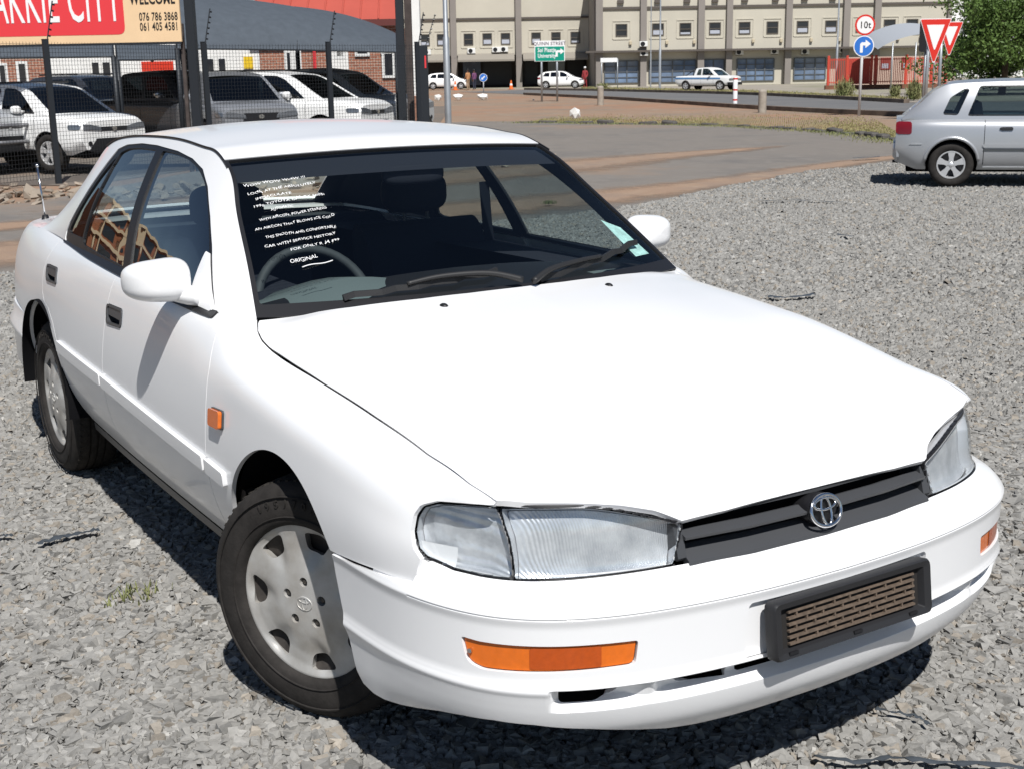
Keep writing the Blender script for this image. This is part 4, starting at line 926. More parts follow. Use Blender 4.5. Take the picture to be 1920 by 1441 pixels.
cab=dict(suv); cab.update(paint=DGREY,fascia=DGREY,x0=-2.7,x1=2.45,axles=(-1.55,1.55),mirc=CHR2,cat='pickup',
 belt=[(-2.7,1.02),(-1.5,1.06),(-.5,1.07),(.6,1.06),(1.2,1.05),(1.9,1.04),(2.3,.98),(2.45,.90)],
 roof=[(1.35,1.06),(1.05,1.25),(.80,1.43),(.60,1.58),(.42,1.65),(-.1,1.71),(-.6,1.70),(-1.02,1.66),(-1.12,1.55),(-1.18,1.30),(-1.22,1.08)],ws=(.02,.28),rw=(.84,.97),bow=.06,
 windows=[[(-1.02,1.13),(-.18,1.13),(-.22,1.58),(-.90,1.56)],[(-.08,1.13),(1.0,1.12),(.75,1.32),(.50,1.52),(.30,1.60),(-.12,1.61)]],mirror=(.72,1.20))
cab['extra']=suv_extra(DGREY,BLK)[:-2]
l,a=at_wheel(352,27.0,17,1.55,.90); simple_car('pickup_car','charcoal double-cab pickup with chrome mirror behind the white crossover',l,a,cab,GL)
suvd=dict(suv); suvd.update(paint=DGREY,fascia=DGREY); suvd['extra']=suv_extra(DGREY,BLK)
l,a=at_wheel(170,32.0,17,1.33,.90); simple_car('suv_car','dark estate with roof rails parked farthest back behind the fence',l,a,suvd,GL)
sed=dict(suv); sed.update(paint=SGREY,fascia=SGREY,cat='car',x0=-2.2,x1=2.2,W=.87,ra=.35,R=.31,sill=.24,belt=[(-2.2,.90),(-1.5,.94),(-.5,.92),(.6,.91),(1.1,.90),(1.7,.84),(2.05,.77),(2.2,.66)],
 roof=[(1.15,.92),(.85,1.08),(.55,1.24),(.33,1.34),(.10,1.39),(-.3,1.42),(-.8,1.40),(-1.1,1.35),(-1.3,1.25),(-1.6,1.05),(-1.75,.95)],windows=[[(-1.25,.98),(-.18,.97),(-.22,1.32),(-.95,1.31)],[(-.08,.97),(.85,.96),(.60,1.12),(.34,1.27),(.18,1.32),(-.12,1.33)]],mirror=(.62,1.0))
sed['extra']=[nose_patch('headlamp',[(.42,.56),(.74,.60),(.72,.72),(.48,.70)],LAMPG,-.10,.015),nose_patch('grille',[(.40,.50),(-.40,.50),(-.36,.70),(.36,.70)],BLK,-.05,.01,False),nose_patch('badge',[(.05*math.cos(q),.62+.035*math.sin(q)) for q in np.linspace(0,2*np.pi,16,endpoint=False)],CHR2,-.02,.022,False),wrap_lamp('headlamp_side',1.9,2.16,.66,.74,LAMPG)]
suvn=dict(suv); SHSIL=paint('shaded_silver_paint',(.30,.31,.33),.32,.4); suvn.update(paint=SHSIL,fascia=SHSIL); suvn['extra']=[e for e in suv_extra(SHSIL,BLK) if 1][:-1]+[nose_patch('lower_grille',[(.36,.70),(-.36,.70),(-.34,.86),(.34,.86)],BLK,-.05,.011,False)]  # silver paint darkened to carry the shade this vehicle stands in
l,a=at_wheel(385,25.4,-4,1.33,.90); simple_car('suv_car','silver car nose with dark grille between the sign pole and fence post',l,a,suvn,GL)
suvw=dict(suv); suvw.update(mirc=WHT2)
suvw['extra']=suv_extra(WHT2,BLK)
l,a=at_wheel(600,26.6,36,1.33,.90); simple_car('suv_car','white estate with large door mirror under the grey shade sail',l,a,suvw,GL)
cab2=dict(cab); cab2.update(paint=SGREY,fascia=SGREY); cab2['extra']=suv_extra(SGREY,BLK)[:-2]
l,a=at_wheel(692,30.0,36,1.55,.90); simple_car('pickup_car','silver pickup nearest the gate, its bonnet in the sun',l,a,cab2,GL)
# --- street vehicles
sh_=dict(sed); sh_.update(paint=WHT2,fascia=WHT2,x0=-1.95,x1=1.98,axles=(-1.25,1.25),belt=[(-1.95,.92),(-1.5,.97),(-.5,.94),(.6,.92),(1.1,.91),(1.6,.82),(1.98,.64)],
 roof=[(1.15,.92),(.85,1.10),(.55,1.28),(.33,1.40),(.10,1.45),(-.4,1.47),(-.9,1.45),(-1.3,1.40),(-1.55,1.28),(-1.72,1.10),(-1.85,.98)],windows=[[(-1.50,1.02),(-.95,.99),(-.92,1.33),(-1.30,1.31)],[(-.85,.99),(-.12,.98),(-.15,1.37),(-.82,1.36)],[(-.02,.98),(.85,.97),(.60,1.14),(.34,1.30),(.18,1.37),(-.05,1.38)]])
sh_['extra']=[wrap_lamp('tail_lamp',-1.95,-1.72,.78,.96,REDL),wrap_lamp('headlamp',1.62,1.95,.66,.76,LAMPG)]
GS_='white hatchbacks in front of the beige building'
simple_car('hatchback_car','white hatchback left of the blue arrow sign',gD(838,118),math.radians(58),sh_,GS_)
simple_car('hatchback_car','white hatchback behind the posts of the green street sign',gD(1052,112),math.radians(50),sh_,GS_)
pk=dict(cab); pk.update(paint=WHT2,fascia=WHT2,mirc=BLK,glass=GLM,sill=.38,x0=-2.6,x1=2.35); BLU=paint('blue_band_paint',(.10,.22,.42),.4)
pk['roof']=[(1.30,1.06),(1.05,1.25),(.80,1.43),(.60,1.58),(.42,1.65),(.1,1.70),(-.3,1.69),(-.62,1.66),(-.70,1.55),(-.74,1.30),(-.76,1.08)]
pk['windows']=[[(-.60,1.13),(-.18,1.13),(-.22,1.58),(-.52,1.56)],[(-.08,1.13),(1.0,1.12),(.75,1.32),(.50,1.52),(.30,1.60),(-.12,1.61)]]
pk['extra']=[side_patch('blue_band',[(-2.6,.84),(1.6,.82),(1.6,.94),(-2.6,.98)],BLU,.006),nose_patch('grille',[(.40,.72),(-.40,.72),(-.40,.88),(.40,.88)],BLK,-.05,.01,False),nose_patch('headlamp',[(.44,.72),(.76,.72),(.76,.88),(.44,.88)],LAMPG,-.05,.012),nose_patch('front_bumper',[(.80,.40),(-.80,.40),(-.80,.60),(.80,.60)],BLK,-.15,.06,False)]
def bars(car_,sh,S,xs,w,zb):
    mesh('roll_bar',*cat([tube([(-.95,s*.70,1.08),(-.95,s*.60,1.55),(-.95,0,1.60)],.035,8,(1,0,0)) for s in(1,-1)]+[rod((-.95,s*.62,1.5),(-1.7,s*.66,1.08),.03,8) for s in(1,-1)]),BLK,car_,True)
pk['extra'].append(bars)
simple_car('pickup_car','white pickup with a blue side band driving along the street',gD(1330,90),math.radians(14),pk).scale=(.92,.92,.92)
# ================================================================ ground
def ground_mat(name,cols,scales,rough=.95,bump=.4,bsc=30.,speck=None,vor=None):
    """layered noise: cols[0] base, others blended by noise masks"""
    m=bpy.data.materials.new(name); m.use_nodes=True; nt=m.node_tree; L=nt.links.new; b=nt.nodes['Principled BSDF']; b.inputs['Roughness'].default_value=rough; b.inputs['Specular IOR Level'].default_value=.25
    g=nt.nodes.new('ShaderNodeNewGeometry'); prev=None
    rgb=nt.nodes.new('ShaderNodeRGB'); rgb.outputs[0].default_value=(*cols[0],1); prev=rgb.outputs[0]
    for c,(sc,lo,hi) in zip(cols[1:],scales):
        n=nt.nodes.new('ShaderNodeTexNoise'); n.inputs['Scale'].default_value=sc; n.inputs['Detail'].default_value=8; n.inputs['Roughness'].default_value=.62; L(g.outputs['Position'],n.inputs['Vector'])
        r=nt.nodes.new('ShaderNodeMapRange'); r.inputs[1].default_value=lo; r.inputs[2].default_value=hi; L(n.outputs[0],r.inputs[0])
        mx=nt.nodes.new('ShaderNodeMixRGB'); mx.inputs[2].default_value=(*c,1); L(r.outputs[0],mx.inputs[0]); L(prev,mx.inputs[1]); prev=mx.outputs[0]
    h=None
    if vor:
        v=nt.nodes.new('ShaderNodeTexVoronoi'); v.inputs['Scale'].default_value=vor; L(g.outputs['Position'],v.inputs['Vector'])
        hs=nt.nodes.new('ShaderNodeHueSaturation'); 
        sp=nt.nodes.new('ShaderNodeSeparateColor'); L(v.outputs['Color'],sp.inputs[0]); mr=nt.nodes.new('ShaderNodeMapRange'); mr.inputs[3].default_value=.55; mr.inputs[4].default_value=1.35; L(sp.outputs[0],mr.inputs[0]); L(mr.outputs[0],hs.inputs['Value']); L(prev,hs.inputs['Color']); prev=hs.outputs[0]; h=v.outputs['Distance']
    L(prev,b.inputs['Base Color'])
    n=nt.nodes.new('ShaderNodeTexNoise'); n.inputs['Scale'].default_value=bsc; n.inputs['Detail'].default_value=6; L(g.outputs['Position'],n.inputs['Vector'])
    bp=nt.nodes.new('ShaderNodeBump'); bp.inputs['Strength'].default_value=bump; bp.inputs['Distance'].default_value=.03
    if h is not None:
        ad=nt.nodes.new('ShaderNodeMath'); ad.operation='SUBTRACT'; L(n.outputs[0],ad.inputs[0]); L(h,ad.inputs[1]); L(ad.outputs[0],bp.inputs['Height'])
    else: L(n.outputs[0],bp.inputs['Height'])
    L(bp.outputs[0],b.inputs['Normal']); return m
def flat(name,pts,z,mat,kind='structure'):
    V=np.array([(p[0],p[1],z) for p in pts]); n=len(V)
    ar=sum(V[i][0]*V[(i+1)%n][1]-V[(i+1)%n][0]*V[i][1] for i in range(n))
    o=mesh(name,V if ar>0 else V[::-1],[tuple(range(n))],mat); o['kind']=kind; return o
SOIL=ground_mat('soil',[(.27,.195,.14),(.31,.175,.11),(.22,.175,.135),(.30,.245,.19)],[(.10,.42,.62),(.35,.48,.66),(1.3,.52,.72)],bump=.5,bsc=9.)
ASPH=ground_mat('asphalt_lot',[(.195,.175,.156),(.27,.19,.135),(.145,.137,.13),(.23,.21,.19)],[(.16,.56,.70),(.5,.5,.75),(3.,.5,.8)],bump=.25,bsc=60.)
ROAD=ground_mat('road_asphalt',[(.135,.135,.138),(.17,.165,.16)],[(.4,.4,.7)],bump=.2,bsc=60.)
PAVE=ground_mat('far_pavement',[(.30,.27,.23),(.25,.24,.17),(.36,.31,.26)],[(.08,.45,.6),(.3,.5,.7)],bump=.2)
GRAV=ground_mat('gravel_bed',[(.24,.232,.217),(.205,.199,.188),(.27,.26,.24)],[(.8,.45,.7),(4.,.5,.75)],bump=1.0,bsc=45.,vor=34.)
structure(mesh('ground',np.array([(-1500,-1500,-.05),(1500,-1500,-.05),(1500,1500,-.05),(-1500,1500,-.05)]),[(0,1,2,3)],SOIL))
g2=lambda *P_: [gp(x,y)[:2] for x,y in P_]
edge=[(-6.2,-9),(-6.9,-3),(-7.35,.2),(-7.5,2.),(-7.9,5.),(-8.2,7.16),(-9.05,9.0),(-10.6,12.5),(-11.25,15.5),(-12,22),(-11,30),(12,30),(12,-14),(-5,-14)]
edge2=[]
for i,(a,b) in enumerate(zip(edge[:8],edge[1:9])):
    for t in np.arange(10)/10:
        p=np.array(a)*(1-t)+np.array(b)*t; edge2.append(p+np.array([RNG.normal(0,.07),0]))
edge2+= [np.array(p) for p in edge[8:]]
flat('gravel_lot',edge2,-.012,GRAV)
# worn tar yard between the gravel and the kerb stones
yard=[(-7,-20),(-7,30),(-14.5,26.),(-16.3,20.9),(-19.5,22.2),(-23.7,23.5),(-26.5,23.0),(-29.5,22.2),(-33.,20.5),(-33.5,19.2),(-16.6,4.2),(-14.2,2.0),(-12.5,-4),(-12,-20)]
flat('tar_yard',yard,-.030,ASPH)
flat('vehicle_lot',[(-16.6,3.2),(-19.,1.),(-22,-12),(-60,-12),(-52,30),(-33.5,19.0),(-24.,11.),(-19.5,6.6)],-.040,ground_mat('lot_ground',[(.16,.14,.12),(.22,.165,.125),(.12,.11,.10)],[(.5,.45,.7),(2.,.5,.75)],bump=.6,bsc=14.))
# dirt tracks lying over the tar
DUST=ground_mat('dust_track',[(.30,.205,.145),(.25,.19,.15),(.34,.25,.18)],[(.6,.45,.65),(2.5,.5,.75)],bump=.5,bsc=20.)
nt=DUST.node_tree; L=nt.links.new; at=nt.nodes.new('ShaderNodeAttribute'); at.attribute_name='cover'; gg=nt.nodes.new('ShaderNodeNewGeometry'); nn_=nt.nodes.new('ShaderNodeTexNoise'); nn_.inputs['Scale'].default_value=2.2; nn_.inputs['Detail'].default_value=9; nn_.inputs['Roughness'].default_value=.7; L(gg.outputs['Position'],nn_.inputs['Vector'])
ad_=nt.nodes.new('ShaderNodeMath'); ad_.operation='ADD'; L(at.outputs['Fac'],ad_.inputs[0]); L(nn_.outputs[0],ad_.inputs[1]); mr_=nt.nodes.new('ShaderNodeMapRange'); mr_.inputs[1].default_value=.70; mr_.inputs[2].default_value=1.25; L(ad_.outputs[0],mr_.inputs[0]); L(mr_.outputs[0],nt.nodes['Principled BSDF'].inputs['Alpha'])
def strip(name,line,w0,z,mat,jit=.12):
    """band of loose dirt thinning out towards its borders"""
    P_=smooth_poly(np.array(line),12,False); T_=np.gradient(P_,axis=0); T_/=np.linalg.norm(T_,axis=1)[:,None]; N_=np.stack([-T_[:,1],T_[:,0]],-1); k=len(P_)
    w=np.interp(np.linspace(0,1,k),np.linspace(0,1,len(w0)),w0)*1.9; q=[-1,-.5,0,.5,1]
    V=np.concatenate([np.concatenate([P_+N_*(w*s_)[:,None],np.full((k,1),z)],1) for s_ in q]); cov=np.concatenate([np.full(k,1-abs(s_)) for s_ in q])*np.tile(np.clip(np.minimum(np.arange(k),np.arange(k)[::-1])/8,0,1),5)
    o=mesh(name,V,[(j*k+i,(j+1)*k+i,(j+1)*k+i+1,j*k+i+1) for j in range(4) for i in range(k-1)],mat); a_=o.data.attributes.new('cover','FLOAT','POINT'); a_.data.foreach_set('value',cov.astype(np.float32)); return structure(o)
strip('dirt_track',[(-8.6,-6),(-8.9,0.5),(-9.3,4.5),(-9.6,7.6),(-10.2,10.5),(-11.6,14.5),(-13,20)],[.9,.8,.75,.7,.45,.3,.1],-.024,DUST,.25)
strip('dirt_track',[(-12.4,1.0),(-13.2,6),(-14.4,10.5),(-15.4,14.),(-16.,18)],[.5,.8,.9,.55,.1],-.024,DUST,.4)
strip('dirt_track',[(-11.0,-6),(-11.3,0.8),(-12.2,4)],[.5,.4,.1],-.024,DUST,.2)
# street
flat('street_road',[*g2((860,172),(985,176),(1120,182),(1250,190),(1400,200),(1560,208),(1690,214)),(-18,40),(-18,60),*g2((1690,191),(1560,184),(1400,176.5),(1250,172.5),(1120,169.5),(985,168))],-.036,ROAD)
flat('forecourt',[*g2((700,163),(985,167.5),(1120,169),(1250,172),(1400,176),(1560,183.5),(1690,190)),(-10,70),(-60,200),(-260,120),(-160,40)],-.042,PAVE)
# low kerbs along the street
def kerb_line(name,pix,h,w,mat,z0=-.036):
    P_=np.array([[*gp(x,y)[:2],z0+h/2] for x,y in pix]); o=mesh(name,*sweep(smooth_poly(P_,6,False),[(-w/2,-h/2),(w/2,-h/2),(w/2,h/2),(-w/2,h/2)]),mat); o['kind']='structure'; return o
KERB=P('kerb_concrete',(.17,.13,.10),.9,noise=.5,nscale=1.5)
kerb_line('street_kerb',[(985,177),(1120,183.5),(1250,191.5),(1400,201.5),(1560,210),(1700,216)],.14,.30,KERB)
kerb_line('street_kerb',[(985,168),(1120,170),(1250,173),(1400,177),(1560,184.5),(1700,192)],.16,.25,KERB)
# broken kerb stones between the yard and the verge
KS=P('kerb_stone_grey',(.10,.092,.085),.9,noise=.4,nscale=3.,bump=.4,bscale=12)
kr=empty('stone_kerb',(0,0,0)); kr['kind']='structure'
kline=smooth_poly(np.array([gp(x,y)[:2] for x,y in((985,229),(1060,229),(1130,231),(1250,232),(1340,234),(1430,238),(1520,243),(1600,250),(1665,259),(1720,267))]),20,False)
acc=0.; nxt=0.
kb=[mesh('kerb_stone',*box(-.26,.26,-.11,.11,-.06,.10,.03),KS,kr).data]
bpy.data.objects.remove(kr.children[0])
for i in range(len(kline)-1):
    d=np.linalg.norm(kline[i+1]-kline[i]); acc+=d
    if acc>=nxt:
        t=kline[i+1]-kline[i]; o=bpy.data.objects.new('kerb_stone',kb[0]); lnk(o,kr); o.location=(*kline[i],-.02+random.uniform(-.06,.01)); o.rotation_euler=(random.uniform(-.12,.12),random.uniform(-.1,.1),math.atan2(t[1],t[0])+random.uniform(-.12,.12)); o.scale=(random.uniform(.75,1.1),random.uniform(.8,1.2),random.uniform(.6,1.05)); nxt=acc+.62+random.uniform(0,.15)
# ---------------------------------------------------------------- crushed stone
def attr_mat(name,rough=.9):
    m=bpy.data.materials.new(name); m.use_nodes=True; nt=m.node_tree; b=nt.nodes['Principled BSDF']; a=nt.nodes.new('ShaderNodeAttribute'); a.attribute_name='tint'; b.inputs['Roughness'].default_value=rough; b.inputs['Specular IOR Level'].default_value=.3
    g=nt.nodes.new('ShaderNodeNewGeometry'); n=nt.nodes.new('ShaderNodeTexNoise'); n.inputs['Scale'].default_value=90; n.inputs['Detail'].default_value=5; nt.links.new(g.outputs['Position'],n.inputs['Vector'])
    mr=nt.nodes.new('ShaderNodeMapRange'); mr.inputs[3].default_value=.72; mr.inputs[4].default_value=1.25; nt.links.new(n.outputs[0],mr.inputs[0])
    hs=nt.nodes.new('ShaderNodeHueSaturation'); nt.links.new(mr.outputs[0],hs.inputs['Value']); nt.links.new(a.outputs['Color'],hs.inputs['Color']); nt.links.new(hs.outputs[0],b.inputs['Base Color'])
    bp=nt.nodes.new('ShaderNodeBump'); bp.inputs['Strength'].default_value=.35; bp.inputs['Distance'].default_value=.004; nt.links.new(n.outputs[0],bp.inputs['Height']); nt.links.new(bp.outputs[0],b.inputs['Normal'])
    return m
def ico():
    t=(1+5**.5)/2; V=np.array([(-1,t,0),(1,t,0),(-1,-t,0),(1,-t,0),(0,-1,t),(0,1,t),(0,-1,-t),(0,1,-t),(t,0,-1),(t,0,1),(-t,0,-1),(-t,0,1)],float); V/=np.linalg.norm(V[0])
    F=np.array([(0,11,5),(0,5,1),(0,1,7),(0,7,10),(0,10,11),(1,5,9),(5,11,4),(11,10,2),(10,7,6),(7,1,8),(3,9,4),(3,4,2),(3,2,6),(3,6,8),(3,8,9),(4,9,5),(2,4,11),(6,2,10),(8,6,7),(9,8,1)]); return V,F
ICO=ico()
def stones(name,pos,size,mat,flatz=.62,label=None,cat_='gravel',tints=None,small=False,tilt=.30):
    if small==2:       # far chips: wedge
        V0=np.array([(-1,-1,-1),(1,-1,-1),(1,1,-1),(-1,1,-1),(-.6,0,1),(.6,0,1)],float)*.62; F0=np.array([(0,1,5),(0,5,4),(2,3,4),(2,4,5),(1,2,5),(3,0,4)])
    elif small:        # near chips: skewed block, its buried face left off
        V0=np.array([(-1,-1,-1),(1,-1,-1),(1,1,-1),(-1,1,-1),(-1,-1,1),(1,-1,1),(1,1,1),(-1,1,1)],float)*.62; F0=np.array([(4,5,6),(4,6,7),(0,1,5),(0,5,4),(1,2,6),(1,6,5),(2,3,7),(2,7,6),(3,0,4),(3,4,7)])
    else: V0,F0=ICO
    n=len(pos); k=len(V0); shp=[]
    for _ in range(24):
        if small:
            v=V0+RNG.uniform(-.34,.34,V0.shape); v[4:,:2]*=RNG.uniform(.45,.95); v*=RNG.uniform([.95,.70,.42],[1.45,1.05,.72])
        else:
            v=V0*RNG.uniform(.75,1.2,(k,1))
            for _ in range(8):
                nn=RNG.normal(size=3); nn/=np.linalg.norm(nn); d=RNG.uniform(.30,.60); q=v@nn; v=v-np.maximum(q-d,0)[:,None]*nn[None]
            v*=RNG.uniform([.95,.70,.36],[1.45,1.05,.62])
        shp.append(v)
    shp=np.array(shp); pick=RNG.integers(0,24,n)
    a=RNG.uniform(0,2*np.pi,n); b=RNG.normal(0,tilt,n); c,s=np.cos(a),np.sin(a); cb,sb=np.cos(b),np.sin(b)
    v=shp[pick]*np.asarray(size)[:,None,None]
    x=v[...,0]*cb[:,None]-v[...,2]*sb[:,None]; z=v[...,0]*sb[:,None]+v[...,2]*cb[:,None]; y=v[...,1]
    X=x*c[:,None]-y*s[:,None]; Y=x*s[:,None]+y*c[:,None]
    V=np.stack([X,Y,z],-1)+np.asarray(pos)[:,None,:]; F=(F0[None]+(np.arange(n)*k)[:,None,None]).reshape(-1,3)
    o=mesh(name,V.reshape(-1,3),np.ascontiguousarray(F),mat); o['kind']='stuff'
    g=RNG.normal(1,.075,n).clip(.75,1.25); base=np.array([.268,.260,.244]) if tints is None else tints[0]
    col=base[None]*g[:,None]; br=RNG.random(n)<.12; col[br]=col[br]*np.array([1.04,.96,.87]); dk=RNG.random(n)<.07; col[dk]*=.72; wt=RNG.random(n)<.04; col[wt]*=1.35
    at=o.data.attributes.new('tint','FLOAT_COLOR','POINT'); arr=np.ones((n,k,4),np.float32); arr[...,:3]=col[:,None,:]; at.data.foreach_set('color',arr.ravel())
    pass
    return o
STN=attr_mat('crushed_stone')
# stones lie where the lot is near enough to tell them apart (a wide wedge in front of and beside the saloon)
def in_wedge(p,margin=.9):
    d=np.concatenate([p,np.zeros((len(p),1))],1)-CAM; zc=d@CF; u=960+FPX*(d@CR)/np.maximum(zc,.1); v=720.5-FPX*(d@CU)/np.maximum(zc,.1)
    return (zc>.5)&(u>-330*margin)&(u<1920+330*margin)&(v<1441+420)
def scatter(x0,x1,y0,y1,dens,fn):
    n=int((x1-x0)*(y1-y0)*dens); p=np.stack([RNG.uniform(x0,x1,n),RNG.uniform(y0,y1,n)],-1); return p[fn(p)]
dist=lambda p: np.hypot(p[:,0]-CAM[0],p[:,1]-CAM[1])
under=lambda p:(np.abs(p[:,1])<.50)&(p[:,0]>-1.9)&(p[:,0]<1.25)
pl=np.array(edge2)
A_=scatter(-8.5,3.6,-4.5,6,5800,lambda p: in_wedge(p)&(dist(p)<6.2)&~under(p))
B_=scatter(-9,3.6,-5,12,2300,lambda p: in_wedge(p)&(dist(p)>=6.2)&(dist(p)<9.5)&~under(p)&(p[:,0]>-7.2)); 
C_=scatter(-11,3.6,-5,17,900,lambda p: in_wedge(p)&(dist(p)>=9.5)&(dist(p)<18)&(sdf(p,pl)<-.05))
B_=B_[sdf(B_,pl)<-.05]; D_=scatter(-13,0,4,24,330,lambda p: in_wedge(p,.3)&(dist(p)>=18)&(dist(p)<27)&(sdf(p,pl)<-.05)); C_=np.concatenate([C_,D_])
P_=np.concatenate([A_,B_,C_]); sz=np.concatenate([RNG.lognormal(-4.02,.38,len(A_)).clip(.006,.042),RNG.lognormal(-3.85,.25,len(B_)).clip(.012,.036),RNG.lognormal(-3.72,.25,len(C_)).clip(.014,.042)])
sz=sz*np.concatenate([np.full(len(A_),.78),np.full(len(B_),.86),np.full(len(C_),.92)]); print('stones',len(A_),len(B_),len(C_))
pos=np.concatenate([P_,(RNG.uniform(-.008,.0,len(P_))+sz*.02)[:,None]],1)
keep=np.ones(len(pos),bool)
nA=len(A_); gv=stones('gravel',pos[:nA],sz[:nA],STN,small=1,tilt=.20); gv2=stones('gravel',pos[nA:],sz[nA:],STN,small=2,tilt=.22); 
# larger rubble along the foot of the fence
rb=[]
for k in range(520):
    t=random.random(); a=np.array([-20.,-2.5])*(1-t)+np.array([-15.4,4.6])*t if random.random()<.75 else np.array([-15.4,4.6])+(np.array([-19.5,12])-np.array([-15.4,4.6]))*random.random()
    rb.append((*(a+np.array([random.gauss(1.9,.75),random.gauss(0,.4)])),random.uniform(-.06,.03)))
RUBB=attr_mat('rubble_stone'); rs=RNG.lognormal(-2.5,.5,len(rb)).clip(.04,.2)
stones('rubble',np.array(rb),rs,RUBB,tints=[np.array([.27,.225,.18])])
# ---------------------------------------------------------------- grass and weeds
def blades(name,pos,h,mat,kind='stuff',w=.006,lean=.5):
    n=len(pos); a=RNG.uniform(0,2*np.pi,n); hh=RNG.uniform(.5,1.1,n)*np.asarray(h); ln=RNG.uniform(.1,lean,n)*hh; pos=np.asarray(pos,float)
    dx=np.stack([np.cos(a),np.sin(a),np.zeros(n)],-1); sd=np.stack([-np.sin(a),np.cos(a),np.zeros(n)],-1)*w
    up=np.array([0,0,1.])
    V=np.stack([pos-sd,pos+sd,pos+dx*ln[:,None]*.4+up*hh[:,None]*.6+sd*.7,pos+dx*ln[:,None]*.4+up*hh[:,None]*.6-sd*.7,pos+dx*ln[:,None]+up*hh[:,None]],1).reshape(-1,3)
    i=np.arange(n)*5; F=np.concatenate([np.stack([i,i+1,i+2],1),np.stack([i,i+2,i+3],1),np.stack([i+3,i+2,i+4],1)])
    o=mesh(name,V,np.ascontiguousarray(F),mat)
    if kind: o['kind']=kind
    return o
GRS=P('grass_green',(.13,.17,.055),.8,col2=(.26,.23,.11),nscale=.9); GRD=P('grass_dry',(.32,.27,.13),.85,col2=(.19,.20,.075),nscale=.6)
pt=[]
for i in range(len(kline)-1):
    for _ in range(34):
        q=random.random(); pt.append((*(kline[i]+np.array([-.53,-.10])*q*random.uniform(-.9,2.2)+RNG.normal(0,.25,2)),-.05))
blades('verge_grass',np.array(pt),.075,GRS,w=.010)
pt=[]
for _ in range(15000):
    t=random.random(); a=kline[int(t*(len(kline)-1))]; away=np.array([-.72,.69])*abs(random.gauss(0,1.0))*(2.2+4.*max(0,t-.1)); pt.append((*(a+away),-.05))
blades('verge_grass',np.array(pt),.045,GRD,w=.012)
pt=[]
for _ in range(9000):
    px=random.uniform(1090,1700); t=(px-1090)/610; y=np.interp(px,[1090,1250,1400,1560,1700],[167,170.5,174,181,188])-abs(random.gauss(0,1.8)); g=gp(px,y); pt.append((g[0],g[1],-.04))
blades('verge_grass',np.array(pt),.14,GRD,w=.03)
GW='weeds growing through the gravel'
for k,(px,py,lab,nn,hh) in enumerate([(245,1120,'small green weed in the gravel left of the front wheel',60,.035),(1030,383,'yellow green grass patch where the gravel meets the tar',160,.05)]):
    c=gp(px,py); o=blades('weed',np.array([(c[0]+random.gauss(0,.035),c[1]+random.gauss(0,.05),.004) for _ in range(nn)]),hh,GRS,'stuff',w=.003,lean=1.1)
# scraps of dark weed membrane showing through the stones
MEM=P('membrane_plastic',(.06,.07,.082),.45,spec=.4)
def scrap(pix,wd,lab,z=.022):
    P_=[gp(x,y,z) for x,y in pix]; q=smooth_poly(np.array(P_),6,False); n=len(q); T_,A_,B_2=frames(q); V=[]
    for i in range(n):
        w=wd*(.35+.65*abs(math.sin(i*1.7))+.2*random.random()); 
        for k,(s,zz) in enumerate(((-1,.0),(-.3,.012*random.random()),(.4,.004),(1,.010*random.random()))): V.append(q[i]+A_[i]*w*s+np.array([0,0,zz]))
    tag(mesh('membrane_scrap',np.array(V),[(i*4+k,i*4+k+1,(i+1)*4+k+1,(i+1)*4+k) for i in range(n-1) for k in range(3)],MEM,None,True),lab,'plastic scrap','scraps of dark membrane in the gravel')
scrap([(1525,1418),(1600,1428),(1680,1422),(1780,1430),(1930,1440)],.012,'long strip of dark plastic membrane at the bottom right of the gravel')
scrap([(1640,1330),(1680,1336),(1720,1345),(1745,1360)],.008,'short curled black plastic scrap in the gravel below the bumper')
scrap([(70,1020),(110,1008),(150,1000),(185,992)],.018,'dark plastic scrap in the gravel left of the saloon')
scrap([(-10,1006),(10,1004),(26,1004)],.012,'dark plastic shred at the left edge of the gravel')
scrap([(1440,556),(1480,558),(1525,552)],.03,'blue black plastic shred beyond the bonnet')
scrap([(1430,378),(1500,376),(1580,380)],.03,'thin dark plastic strip far out on the gravel')
scrap([(1570,440),(1600,444)],.02,'tiny dark plastic shred on the right of the gravel')
scrap([(1600,297),(1650,294)],.05,'black plastic piece on the tar beside the silver hatchback')
def frame_at(px,D,name=None):
    """vertical plane facing the camera: origin on the ground at column px, distance D; local x to the right, y away, z up"""
    p=gD(px,D); return p,math.atan2(RH[1],RH[0])
def lx(px,px0,D): return (px-px0)*D/FPX
def lz(px,py,D):
    """height of picture point at distance D"""
    d=rayd(px,py); d=d/(d@CF); 
    k=D/((gD(px,D)-CAM)@CF)*((gD(px,D)-CAM)@CF); return float(CAM[2]+d[2]*D)
